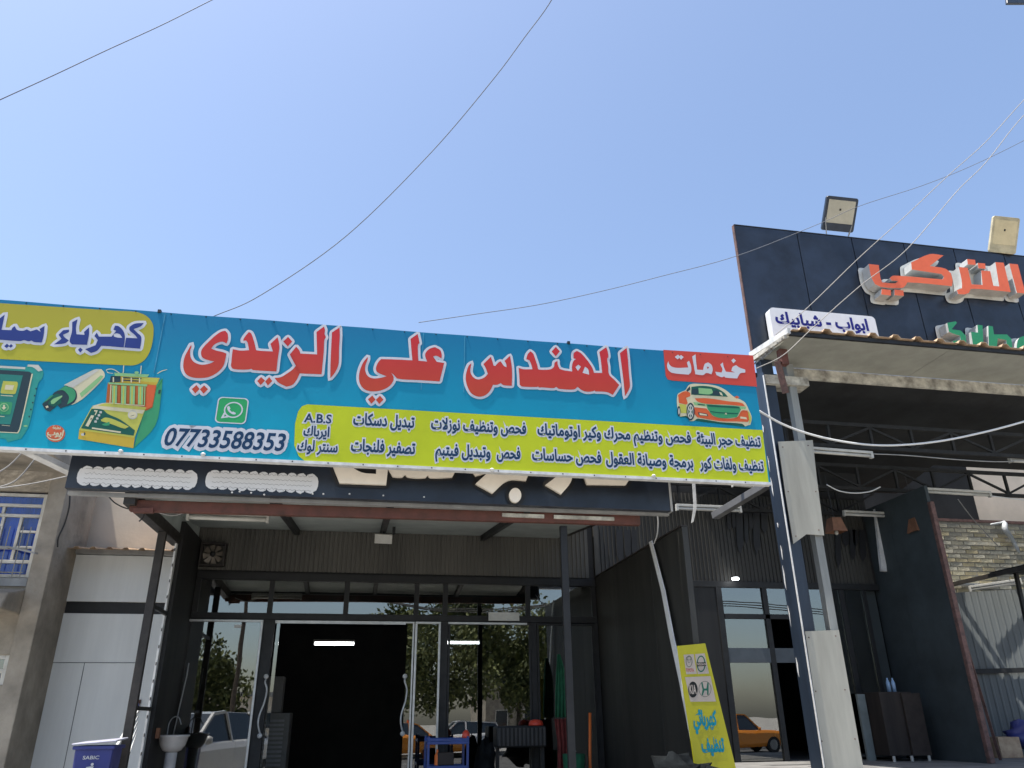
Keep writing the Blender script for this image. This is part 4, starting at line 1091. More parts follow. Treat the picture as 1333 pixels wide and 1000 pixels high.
orl = [[[(125, 142), (203, 150), (215, 245), (230, 285), (330, 292), (352, 275), (300, 270), (290, 250), (320, 232), (700, 262), (710, 240), (690, 220), (460, 185), (455, 130), (600, 65), (707, 75), (600, 158), (720, 178), (765, 215), (778, 270), (772, 315), (430, 285), (415, 305), (385, 328), (230, 322), (175, 300), (145, 245)]],
       [[(225, 335), (298, 345), (297, 388), (222, 378)]], [[(325, 340), (395, 348), (398, 390), (325, 385)]],
       [[(825, 165), (895, 172), (925, 300), (1010, 305), (1000, 192), (1070, 198), (1095, 312), (1140, 316), (1110, 128), (1175, 132), (1230, 360), (925, 335), (905, 365), (870, 378), (820, 375), (810, 345), (850, 330), (850, 290), (840, 230)]],
       [[(890, 103), (952, 110), (958, 150), (895, 145)]], [[(972, 133), (1030, 138), (1035, 180), (978, 175)]],
       [[(1218, 138), (1285, 145), (1345, 372), (1278, 365)]]]
grl = [[[(735, 600), (800, 588), (812, 600), (770, 650), (840, 660), (880, 700), (885, 765), (790, 758), (775, 740), (840, 735), (835, 700), (800, 690), (750, 670)]],
       [[(920, 670), (975, 675), (970, 615), (1010, 620), (1020, 800), (940, 800)]],
       [[(1055, 622), (1090, 628), (1100, 690), (1200, 690), (1235, 725), (1245, 820), (1200, 820), (1195, 735), (1130, 720), (1120, 800), (1060, 800)]],
       [[(1275, 800), (1290, 725), (1345, 700), (1380, 705), (1385, 820), (1280, 820)]]]
FYL = 8.30
for mm, L in ((M['orangeface'], orl), (M['greenface'], grl)):
    for lps in L:
        pr = Print(FYL)
        pr.shape([T(*S7, lp) for lp in lps], M['letterside'], ext=.16)
        pr.m(mm)
        o = pr.build('letter', sg)
        for p in o.data.polygons:
            if abs(p.normal.y) > .9 and p.center.y + WORLD[o.name].y < FYL + .01: p.material_index = 1
        pb = Print(FYL)
        # backing plate: same outline a little wider, flat on the panels
        pb.shape([T(*S7, lps[0])], M['letterback'], lay=0, halo=.05)
        for i_, v in enumerate(pb.v): v.y = 8.484 + (v.y - FYL) * 1.5
        pb.build('letter_backing', o)
# light box
lbx = thing('light_box', 'small white box sign with blue Arabic words at the lower left of the navy sign', 'sign', (6.0, 8.4, 6.3))
LBY = 8.36
q0 = at(1001, 400, LBY); q1 = at(1138, 411, LBY)
pb = Print(LBY); zb0 = at(1000, 437, LBY).z
zc0, zc1 = q0.z, zb0 - .10
pb.shape([rrect(q0.x, zc1, q1.x, zc0, .06)], mat('box_white', (.70, .72, .74), .35, var=.04), px=False, smooth=False, ext=.12)
pb.build('box', lbx)
pt = Print(LBY - .001)
a_ = at(1009, 420, LBY); b_ = at(1131, 432, LBY)
pt.text('ابواب - شبابيك', a_.x + .02, b_.x, a_.z, .165, ink('box_blue', (38, 40, 130)), None, lay=0, wt=.04, cap=.68)
o = pt.build('lettering', lbx)

# floodlights on the sign's top edge


def floodlight(c, w_, h_, tilt, yaw_, roll_, label, bodym, lensm, text=False):
    t = thing('floodlight', label, 'floodlight', c, 'floodlights on top of the navy sign')
    R = Matrix.Rotation(yaw_, 3, 'Z') @ Matrix.Rotation(tilt, 3, 'X') @ Matrix.Rotation(roll_, 3, 'Y'); C = Vector(c)

    def X(p): return C + R @ Vector(p)
    b = MB(); r = .035
    ol = rrect(-w_ / 2, -h_ / 2, w_ / 2, h_ / 2, r)
    b.prism([X((x, 0, z)) for x, z in ol], R @ Vector((0, .05, 0))); b.build('body', bodym, t, bevel=.006)
    fm = MB()
    for i in range(9): fm.prism([X((-w_ / 2 * .8 + i * w_ * .1, .05, -h_ * .4)), X((-w_ / 2 * .8 + i * w_ * .1 + .008, .05, -h_ * .4)), X((-w_ / 2 * .8 + i * w_ * .1 + .008, .05, h_ * .4)), X((-w_ / 2 * .8 + i * w_ * .1, .05, h_ * .4))], R @ Vector((0, .03, 0)))
    fm.build('cooling_fins', bodym, t)
    MB().prism([X((x, -.004, z)) for x, z in ((-w_ * .42, -h_ * .27), (w_ * .42, -h_ * .27), (w_ * .42, h_ * .40), (-w_ * .42, h_ * .40))], R @ Vector((0, .003, 0))).build('lens', lensm, t)
    MB().prism([X((x, -.006, z)) for x, z in ((-w_ * .06, h_ * .1), (0, h_ * .1), (0, h_ * .16), (-w_ * .06, h_ * .16))], R @ Vector((0, .002, 0))).build('led_chip', M['darkmetal'], t)
    for sx in (-1, 1):
        MB().bar(X((sx * w_ * .47, .02, 0)), (C.x + sx * w_ * .36, C.y + .16, 8.06), .012, .02).build('bracket', M['greypaint'], t)
    return t


fc = (at(1094, 279, 8.35))
floodlight(fc, .50, .50, radians(34), radians(-4), radians(2), 'dark-rimmed square floodlight at the left on top of the navy sign', M['navyside'], M['lens'])
fc = (at(1308, 306, 8.35))
f_ = floodlight(fc, .42, .56, radians(26), radians(-10), radians(6), 'yellowed floodlight with worn rim at the right end on top of the navy sign', mat('worn_cream_plastic', (.52, .46, .30), .5, var=.2), mat('yellow_lens', (.62, .53, .32), .35, var=.1))

# canopy of the workshop
wc = thing('workshop_canopy', 'deep workshop canopy with beige soffit and scalloped roof sheet edge below the navy sign', 'canopy', (8, 8, 5.8))
xs3 = [4.95, 7.2, 9.6, 12, 14.4]
for i in range(4):
    MB().box((xs3[i] + .003, 7.60, 5.775), (xs3[i + 1] - .003, 8.46, 5.80)).build('soffit_panel', M['soffit'], wc)
MB().box((4.93, 7.56, 5.765), (14.4, 7.595, 5.815)).build('edge_bar', M['darkmetal'], wc)
MB().corr((4.95, 7.52, 5.825), (1, 0, 0), (0, 1, .02), 9.4, .96, .315, .046, (0, 0, 1)).build('roof_sheet', M['roofedge'], wc, solid=.006)
MB().bar((4.90, 7.52, 5.80), (4.90, 8.49, 5.93), .04, .07).build('side_rail', M['whitetrim'], wc)
MB().bar((4.86, 7.55, 5.73), (4.86, 8.49, 5.82), .035, .05).build('side_rail', M['flaking'], wc)
for k in range(8):
    y = 7.6 + k * .11; MB().bar((4.84, y, 5.72), (4.93, y, 5.80), .03, .02).build('bracket', M['greypaint'], wc)
MB().box((5.25, 8.462, 5.62), (14.4, 8.50, 5.774)).build('flaking_beam', M['flaking'], wc)
# interior roof: big dark sheet, open strip at the back right
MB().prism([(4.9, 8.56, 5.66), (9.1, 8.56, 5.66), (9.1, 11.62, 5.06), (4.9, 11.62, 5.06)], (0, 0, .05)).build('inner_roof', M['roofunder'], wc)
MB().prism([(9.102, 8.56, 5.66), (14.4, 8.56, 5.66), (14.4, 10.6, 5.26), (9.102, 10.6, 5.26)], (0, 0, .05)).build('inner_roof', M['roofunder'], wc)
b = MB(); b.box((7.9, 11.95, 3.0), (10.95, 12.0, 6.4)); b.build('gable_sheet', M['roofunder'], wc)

# trusses
for k, (Y, zb, zt) in enumerate(((8.75, 4.80, 5.12), (9.95, 4.60, 4.95), (10.75, 4.42, 4.80))):
    tr = thing('roof_truss', ['front dark steel truss under the workshop roof', 'middle dark steel truss under the workshop roof', 'rear dark steel truss above the corrugated wall'][k], 'truss', (6.5, Y, zb), 'trusses under the workshop roof')
    tm = mat('dark_truss_steel', (.012, .012, .011), .7, var=.3)  # near-black steel tone with random variation
    x0, x1 = 4.0 if k else 5.4, 8.0 if k == 2 else 10.4
    MB().bar((x0, Y, zb), (x1, Y, zb), .05, .05).build('bottom_chord', tm, tr)
    MB().bar((x0, Y, zt), (x1, Y, zt), .05, .05).build('top_chord', tm, tr)
    n = int((x1 - x0) / .62)
    for i in range(n):
        xa = x0 + (x1 - x0) * i / n; xb = x0 + (x1 - x0) * (i + 1) / n
        MB().bar((xa, Y, zb + .02), (xa, Y, zt - .02), .035).build('web_post', tm, tr)
        if i % 2: MB().bar((xa, Y - .005, zb + .03), (xb, Y - .005, zt - .03), .03).build('web_brace', tm, tr)
        else: MB().bar((xa, Y - .005, zt - .03), (xb, Y - .005, zb + .03), .03).build('web_brace', tm, tr)

# support column
cl_ = thing('support_column', 'column of two steel posts with loose stained beige plates at the workshop corner', 'column', (5.1, 8.3, .5))
cx = at(1050, 700, 8.2).x
MB().box((4.90, 8.26, .0), (5.06, 8.40, 5.76)).build('post', M['navyside'], cl_, bevel=.004)
MB().box((5.24, 8.24, .0), (5.34, 8.34, 5.72)).build('post', mat('weathered_post', (.30, .31, .29), .6, var=.2, scale=5, streak=True), cl_, bevel=.004)
pz = [at(1013, 575, 8.2), at(1058, 573, 8.2), at(1063, 620, 8.2), at(1073, 697, 8.2), at(1050, 695.5, 8.2), at(1033, 708, 8.2), at(1022, 640, 8.2)]
MB().prism(pz, (0, .012, 0)).build('cladding_panel', M['stained'], cl_, 'upper beige plate with a ragged lower edge')
pz = [at(1048, 822, 8.2), at(1092, 820, 8.2), at(1124, 1000, 8.2), at(1150, 1110, 8.2), at(1094, 1110, 8.2), at(1074, 1000, 8.2)]
MB().prism(pz, (0, .012, 0)).build('cladding_panel', M['stained'], cl_, 'lower beige plate down to the ground')
b = MB()
for px_, py_ in ((1019, 582), (1052, 580), (1026, 640), (1062, 640), (1036, 698), (1066, 690), (1053, 830), (1088, 828), (1062, 900), (1100, 898), (1070, 965), (1113, 962)):
    p = at(px_, py_, 8.198); b.lathe(p, [(.001, -.007), (.007, -.005), (.007, .005), (.001, .007)], 6)
b.build('screw_heads', M['rustpipe'], cl_, kind='stuff')
MB().box((4.872, 8.195, .5), (4.884, 8.46, 5.55)).build('side_sheet', M['navyside'], cl_)
MB().box((4.860, 8.18, .5), (4.870, 8.20, 5.50)).build('edge_strip', M['whitetrim'], cl_)
b = MB()
rnd = random.Random(5); z = 1.9
while z < 5.0:
    h = rnd.uniform(.06, .3); y = 8.40 + rnd.uniform(-.03, .03)
    b.prism([(4.868, y, z), (4.868, y + rnd.uniform(.006, .02), z + h * .3), (4.868, y + .01, z + h), (4.868, y - .01, z + h * .6)], (-.004, 0, 0)); z += h + rnd.uniform(.02, .35)
b.build('peeling_film', M['whitetrim'], cl_)
MB().box((4.88, 8.20, 5.40), (5.5, 8.44, 5.52)).build('head_bracket', M['flaking'], cl_)
rp = thing('red_bracket', 'short rusty red steel arm hanging at the column head under the canopy edge', 'bracket', (5.0, 7.9, 5.6))
MB().box((4.95, 7.86, 5.52), (5.05, 7.95, 5.73)).build('plate', M['rust'], rp, bevel=.004)
MB().bar(at(1012, 470, 7.9), at(1023, 512, 8.0), .07, .07).build('arm', M['rustpipe'], rp, bevel=.004)

# workshop glazing behind the column
wg = thing('glass_shopfront', 'dark framed glass front of the right workshop, partly behind the beige column', 'shop front', (6.2, 10.95, .93))
GX = 10.93
for x0, x1, z0, z1 in ((4.2, 7.9, 3.28, 3.37), (5.28, 6.55, 2.83, 2.90)):
    MB().box((x0, GX, z0), (x1, GX + .07, z1)).build('rail', M['darkmetal'], wg, bevel=.004)
for x0, w_ in ((5.18, .09), (5.92, .08), (6.5, .10), (7.2, .08), (7.6, .06)):
    MB().box((x0, GX, .932), (x0 + w_, GX + .07, 3.279)).build('mullion', M['darkmetal'], wg, bevel=.004)
MB().box((5.27, GX + .005, 2.22), (6.5, GX + .065, 2.42)).build('rail', mat('blue_grey_rail', (.07, .085, .10), .4), wg)
for x0, x1, z0, z1 in ((5.27, 5.92, 2.90, 3.28), (6.0, 6.5, 2.90, 3.28), (5.27, 5.92, 2.42, 2.83), (5.27, 5.92, .94, 2.22), (6.6, 7.2, .94, 3.28), (7.28, 7.6, .94, 3.28)):
    MB().box((x0 + .002, GX + .03, z0 + .002), (x1 - .002, GX + .036, z1 - .002)).build('pane', GLASS, wg)
MB().box((3.17, 10.95, .9), (5.18, 11.02, 3.36)).build('side_panel', M['blackclad'], wg)
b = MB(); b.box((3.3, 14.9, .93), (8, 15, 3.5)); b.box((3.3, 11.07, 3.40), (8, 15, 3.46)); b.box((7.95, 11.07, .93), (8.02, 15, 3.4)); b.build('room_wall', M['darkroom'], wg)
MB().bar(at(1141, 662, 10.7), at(1150, 744, 10.7), .09, .05).build('white_strip', M['whitetrim'], wg)
dl = MB().lathe((5.45, 10.80, 0), [(.05, 3.40), (.05, 3.37)], 12).build('downlight', M['tubelit']); props(dl, 'small round lit downlight above the workshop door', 'downlight')

rs_ = random.Random(4)
for x0_, x1_, y0_ in ((946, 992, 668), (1087, 1106, 690), (1110, 1122, 690), (802, 822, 690)):
    x = x0_
    while x < x1_:
        w1 = rs_.uniform(4, 9); h1 = rs_.uniform(18, 62)
        pz = [at(x, y0_, 10.94), at(x + w1, y0_, 10.94), at(x + w1 + 1, y0_ + h1 * .8, 10.94), at(x + w1 * .6, y0_ + h1, 10.94), at(x + 1, y0_ + h1 * .75, 10.94)]
        MB().prism(pz, (0, .004, 0)).build('tar_drip', M['black'], shop); x += w1 + rs_.uniform(.5, 2)
# right partition with red edge pipe
rw = thing('workshop_side_wall', 'dark blue-grey side wall of the workshop ending at a rusty red pipe', 'wall', (7.95, 10.3, .93))
for y0, y1 in ((9.50, 10.4), (10.404, 11.06)): MB().box((7.92, y0, .932), (7.97, y1, 4.55)).build('wall_panel', M['bluegrey'], rw)
MB().box((7.9, 9.43, .932), (7.97, 9.498, 4.30)).build('edge_pipe', M['rustpipe'], rw, bevel=.008)
MB().bar((8.0, 9.5, 2.35), (8.45, 9.9, .95), .035).build('diagonal_prop', M['rustpipe'], rw)
MB().box((7.4, 11.06, .93), (7.9, 11.09, 4.6)).build('end_panel', M['bluegrey'], rw)

# pendants
for i, (px, py, lab) in enumerate(((1087, 684, 'brown pendant lamp shade nearest the beige column'), (1194, 684, 'brown pendant lamp shade nearer the brick wall'))):
    c = at(px, py, 9.9); t = thing('pendant_lamp', lab, 'pendant lamp', c, 'pendant lamps under the workshop roof')
    b = MB(); s_ = .11
    b.poly([c + Vector((x * s_ * .62, y * s_ * .62, .10)) for x, y in ((-1, -1), (1, -1), (1, 1), (-1, 1))] + [c + Vector((x * s_, y * s_, -.10)) for x, y in ((-1, -1), (1, -1), (1, 1), (-1, 1))],
           [(0, 1, 5, 4), (1, 2, 6, 5), (2, 3, 7, 6), (3, 0, 4, 7), (0, 3, 2, 1)])
    b.build('lamp_shade', M['brass'], t, solid=.006)
    MB().tube([c + Vector((0, 0, .1)), c + Vector((-.02, 0, .75))], .005, 5).build('cord', M['cable'], t)
    MB().lathe(c, [(.015, -.07), (.03, -.10), (.022, -.13), (.005, -.14)], 10).build('bulb', M['tubewhite'], t, smooth=True)
tube_light(at(1018, 585, 8.62), at(1136, 594, 8.62), 'long unlit white tube light beside the column head, below the white cable')
tube_light(at(1200, 640, 9.8), at(1290, 645, 9.8), 'unlit white tube light above the brick wall')
tube_light(at(1098, 669.5, 10.5), at(1176, 673, 10.5), 'unlit white tube light between the two brown pendant lamps')
tube_light(at(1314, 600, 9.0), at(1350, 602, 9.0), 'unlit white tube light cut by the right edge of the view')
tube_light(at(880, 662, 9.9), at(965, 665, 9.9), 'unlit white tube light behind the lower right corner of the banner')
tube_light(at(953, 631, 9.0), at(993, 634, 9.0), 'short unlit tube light just below the lower right banner corner')
tube_light(at(1262, 768, 11.3), at(1330, 758, 11.0), 'unlit tube light under the low roof in front of the pale sheet wall')
# diagonal beam left of the column
db = thing('knee_brace', 'grey diagonal steel brace behind the lower right corner of the banner', 'brace', (4.4, 9.4, 4.2))
MB().bar(at(930, 672, 9.6), at(1003, 628, 8.6), .10, .09).build('bar', mat('grey_brace', (.12, .12, .12), .5), db, bevel=.004)

# brick wall
bk_ = thing('brick_wall', 'pale yellow brick wall beyond the workshop at the right, above the lean-to roof', 'wall', (10.6, 11.7, 3.2))
brick_mats = [mat('brick_%s' % n, c, .9, var=.2, scale=14, bump=.4, bscale=60) for n, c in (('buff', (.46, .42, .29)), ('sand', (.52, .47, .34)), ('grey', (.34, .32, .25)), ('ochre', (.48, .41, .25)), ('pale', (.56, .52, .40)))]
MB().box((8.0, 11.712, 3.38), (12.6, 11.9, 4.62)).build('mortar', M['mortar'], bk_)
off0 = WORLD[bk_.name]; bmesh_cache = []
for m_ in brick_mats:
    for v_ in range(2):
        tmp = MB().box((-.112, 0, -.027), (.112 - .05 * v_ * 0, .06, .027)); me = bpy.data.meshes.new('brick')
        rr = random.Random(v_ * 3 + len(bmesh_cache))
        vs = [tuple(Vector(p) + Vector((rr.uniform(-.004, .004), rr.uniform(-.004, .002), rr.uniform(-.003, .003)))) for p in tmp.v]
        me.from_pydata(vs, [], tmp.f); me.materials.append(m_); me.update(); bmesh_cache.append(me)
rb = random.Random(11)
for r_ in range(16):
    z = 3.42 + r_ * .075
    for k in range(12):
        x = 9.30 + k * .245 + (.1225 if r_ % 2 else 0)
        o = bpy.data.objects.new('brick', bmesh_cache[min(9, int(rb.random() ** 1.0 * 10))]); col.objects.link(o)
        o.parent = bk_; o.location = Vector((x, 11.70 + rb.uniform(-.006, .008), z)) - off0; o.rotation_euler = (0, rb.uniform(-.01, .01), 0)
MB().box((8.0, 11.69, 4.622), (12.6, 11.9, 4.67)).build('coping_bar', M['rustpipe'], bk_)
# lean-to: sheet wall and low roof
lt = thing('lean_to', 'low lean-to with pale corrugated sheet wall and scrap roof below the brick wall', 'lean-to', (10, 11.4, .93))
ud = Vector((.87, -.5, 0)).normalized(); o_ = Vector((10.0, 11.45, .932)) - ud * 1.3
MB().corr(o_, ud, (0, 0, 1), 4.2, 2.44, .10, .008, (-.5, -.87, 0)).build('sheet_wall', M['sheet'], lt)
c_ = o_ + Vector((-.03, -.05, 1.2)); MB().bar(c_, c_ + ud * 4.2, .05, .07).build('cross_bar', M['darkmetal'], lt)
MB().bar((9.72, 11.6, 3.50), (9.72, 9.7, 3.50), .05, .06).build('roof_beam', M['brownmetal'], lt)
MB().corr((9.73, 11.66, 3.50), (0, -1, 0), (1, 0, 0), .16, .9, .12, .02, (0, 0, 1)).build('roof_sheet', M['whitemetal'], lt, solid=.004)
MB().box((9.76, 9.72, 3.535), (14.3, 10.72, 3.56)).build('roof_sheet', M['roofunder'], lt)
MB().bar(at(1322, 745, 10.6), at(1345, 850, 10.6), .05, .05).build('post', M['darkmetal'], lt)
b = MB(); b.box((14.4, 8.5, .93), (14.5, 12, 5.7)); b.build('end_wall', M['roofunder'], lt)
gp = thing('cream_gable', 'cream painted gable seen through the gap under the workshop roof at the far right', 'wall', (11.5, 12.6, 4))
MB().box((10.9, 12.6, 3.0), (15, 12.7, 6.5)).build('wall', M['render'], gp)
MB().bar((11.15, 12.5, 4.6), (11.05, 12.5, 5.8), .06).build('post', M['greypaint'], gp)
# wrapped cloth on the brick wall
rg = MB().tube(crom([at(1290, 683, 11.6), at(1306, 681, 11.6), at(1309, 690, 11.55), at(1318, 703, 11.6), at(1327, 720, 11.6)], 4), [.02] * 4 + [.05] * 4 + [.045] * 4 + [.03] * 4 + [.015], 7).build('rag', M['letterside'], smooth=True)
props(rg, 'pale twisted rag hanging on the top of the brick wall', 'rag')

# tool cabinet with bottles
tc = thing('tool_cabinet', 'brown wheeled cabinet with its open door standing against the blue-grey wall', 'cabinet', (7.3, 10.5, .93))
MB().box((7.12, 10.3, 1.0), (7.62, 10.8, 1.80)).build('carcass', M['wood'], tc, bevel=.006)
MB().box((7.44, 10.26, 1.0), (7.72, 10.29, 1.78)).build('door', mat('brown_door', (.038, .027, .021), .7, var=.2), tc)
for x in (7.15, 7.42, 7.68): MB().tube([(x, 10.28, .93), (x, 10.28, .998)], .02, 8).build('castor', M['tubewhite'], tc)
for i, x in enumerate((7.36, 7.44)):
    bt = MB().lathe((x, 10.4, 0), [(.028, 1.802), (.028, 1.92), (.012, 1.96), (.012, 1.985)], 10).build('bottle', mat('pale_blue_plastic', (.25, .38, .55), .2, var=.05), smooth=True)
    props(bt, ('left' if i == 0 else 'right') + ' one of two pale blue bottles on top of the brown cabinet', 'bottle', 'bottles on the brown cabinet')
pn = MB().box((6.98, 10.6, .932), (7.10, 10.64, 1.78)).build('pale_board', mat('grey_green_board', (.20, .23, .22), .6)); props(pn, 'narrow grey-green board standing beside the brown cabinet', 'board')
bxx = MB().box((9.0, 10.5, .932), (9.35, 10.8, 1.2)).build('carton', M['roofedge'], bevel=.005); props(bxx, 'small cardboard carton on the floor by the pale sheet wall', 'carton')
bb = lump('blue_sack', 'dark blue sack lying beside the carton at the right edge', 'sack', (9.75, 10.7, 1.2), (.4, .25, .2), M['binblue'], 5)

ps = MB().box((at(636, 805, 10.1).x, 10.1, 2.665), (at(676, 805, 10.1).x, 10.105, 2.77)).build('reflection_patch', M['letterback']); props(ps, 'pale rectangle standing in for a reflection on the glass right of the doorway', 'sheet')  # pale plate added in place of a reflection in the transom glass
# ================================================================== WIRES


def wire(label, pts, r=.009, m=None, cat='cable', name='overhead_wire', group=None):
    o = MB().tube(crom([at(*p) for p in pts], 8), r, 5).build(name, m or M['greycable'], smooth=True); props(o, label, cat, group); return o


G = 'overhead wires crossing the sky'
wire('overhead wire crossing the upper left corner of the sky', [(-60, 158, 6), (0, 130, 6), (70, 98, 6.1), (140, 65, 6.2), (210, 33, 6.3), (276, 0, 6.4), (400, -62, 6.5)], .0048, None, group=G)
wire('overhead wire falling from the top centre of the sky to the banner', [(745, -60, 4.6), (718, 0, 5), (682, 50, 5.3), (640, 106, 5.6), (560, 200, 6.1), (450, 308, 6.5), (340, 384, 6.8), (278, 412, 6.95)], .0045, None, group=G)
wire('thin overhead wire rising from above the banner past the navy sign to the right', [(545, 420, 7.3), (620, 409, 7.4), (700, 397, 7.5), (780, 380, 7.6), (860, 360, 7.6), (960, 333, 7.6), (1065, 292, 7.6), (1120, 268, 7.5), (1200, 242, 7.4), (1265, 216, 7.3), (1333, 183, 7.2), (1400, 146, 7.1)], .0042, None, group=G)
wire('upper of two thin wires running from the top right down to the white box sign', [(1400, 60, 6), (1333, 130, 6.3), (1283, 185, 6.6), (1235, 228, 6.8), (1180, 280, 7.1), (1120, 334, 7.3), (1055, 397, 7.4), (1010, 436, 7.45)], .005, mat('tan_wire', (.32, .30, .27), .6, var=0), group=G)
wire('lower of two thin wires running from the top right down to the banner corner', [(1400, 90, 5.8), (1333, 150, 6.1), (1283, 212, 6.4), (1245, 250, 6.6), (1180, 325, 6.8), (1120, 372, 6.9), (1060, 425, 7.0), (1020, 462, 7.0), (984, 480, 7.0)], .005, mat('tan_wire', (.32, .30, .27), .6, var=0), group=G)
wire('thick white cable sagging across the workshop opening', [(988, 535, 7.3), (1020, 553, 7.4), (1060, 567, 7.5), (1110, 577, 7.6), (1160, 580, 7.7), (1220, 575, 7.7), (1280, 563, 7.7), (1333, 549, 7.7), (1380, 535, 7.7)], .013, M['whitecable'])
wire('thin wire stretched along the front truss at the right of the column', [(1136, 591, 8.6), (1180, 593, 8.6), (1240, 598, 8.6), (1290, 601, 8.7), (1320, 601, 8.8)], .008, M['greypaint'])
wire('pale cable looping under the middle truss left of the pendants', [(1076, 631, 9.5), (1092, 639, 9.5), (1112, 642, 9.5), (1132, 640, 9.5), (1146, 634, 9.5)], .009, M['whitecable'])
wire('white cable running to the right end above the brick wall', [(1270, 643, 9.8), (1300, 647, 9.8), (1333, 651, 9.8), (1360, 654, 9.8)], .010, M['whitecable'])
wire('long thin cord hanging down the blue-grey wall from the right pendant', [(1195, 690, 9.9), (1203, 725, 9.9), (1212, 765, 9.9), (1221, 802, 9.9)], .005, M['greypaint'])
wire('pale wire slanting over the brick wall', [(1247, 650, 10.5), (1262, 670, 10.6), (1276, 686, 10.8), (1300, 712, 11.3)], .008, M['greypaint'])
wire('black cable hanging down the beige wall at the left', [(91, 640, 9.4), (90, 660, 9.4), (84, 682, 9.5), (76, 700, 9.5), (75, 712, 9.6)], .009, M['cable'])
wire('upper pale wire looping below the left end of the banner', [(-10, 620, 8), (12, 606, 8), (30, 588, 8), (36, 580, 8)], .007, M['greypaint'])
wire('longer pale wire looping from the banner down to the left edge', [(-10, 637, 8.2), (20, 626, 8.2), (42, 602, 8.2), (56, 582, 8.2)], .007, M['greypaint'])
wire('lowest pale wire crossing under the overhang at the left', [(-10, 637, 8.4), (40, 630, 8.4), (88, 620, 8.4)], .006, M['greypaint'])
wire('thin dark wire loop hanging below the black sign at the left', [(140, 645, 7.5), (150, 655, 7.5), (165, 662, 7.5), (185, 664, 7.5), (205, 660, 7.5)], .006, M['cable'])
wire('short wire tail hanging from the rusty beam end', [(180, 660, 7.4), (187, 668, 7.4), (186, 674, 7.4), (181, 679, 7.4)], .007, M['cable'])
wire('thin white wire hanging from the right end of the black sign', [(855, 665, 7.3), (856.5, 682, 7.4), (855, 698, 7.6), (851, 708, 7.8)], .008, M['whitecable'])
wire('tangled pale wire lying over the left end of the canopy tube light', [(196, 663, 7.4), (210, 668, 7.4), (225, 671, 7.4), (238, 668, 7.4), (246, 664, 7.4)], .008, M['greypaint'])
fs = thing('hanging_film', 'torn white strip hanging below the lower right corner of the banner', 'strip', at(905, 640, 7.6))
MB().prism([at(901, 627, 7.6), at(905, 627, 7.6), at(907, 660, 7.6), at(903, 679, 7.6), at(900, 681, 7.6), at(903, 658, 7.6)], (0, .004, 0)).build('film', M['whitetrim'], fs)
sl = thing('street_lamp', 'dark street lamp head poking in at the top right corner', 'street lamp', at(1333, -8, 6))
p_ = at(1311, -6, 6)
MB().prism([at(1310, -12, 6), at(1311.5, 4, 6), at(1345, 4, 6), at(1345, -12, 6)], (0, .04, 0)).build('lamp_head', M['navyside'], sl, bevel=.01)
e_ = at(1350, -20, 6); e2 = Vector((e_.x + 1.5, 5.0, e_.z + .2))
MB().tube([e_, e2], .04, 8).build('arm', M['greypaint'], sl); MB().tube([e2, (e2.x, e2.y, 0)], [.05, .09], 10).build('pole', M['greypaint'], sl)

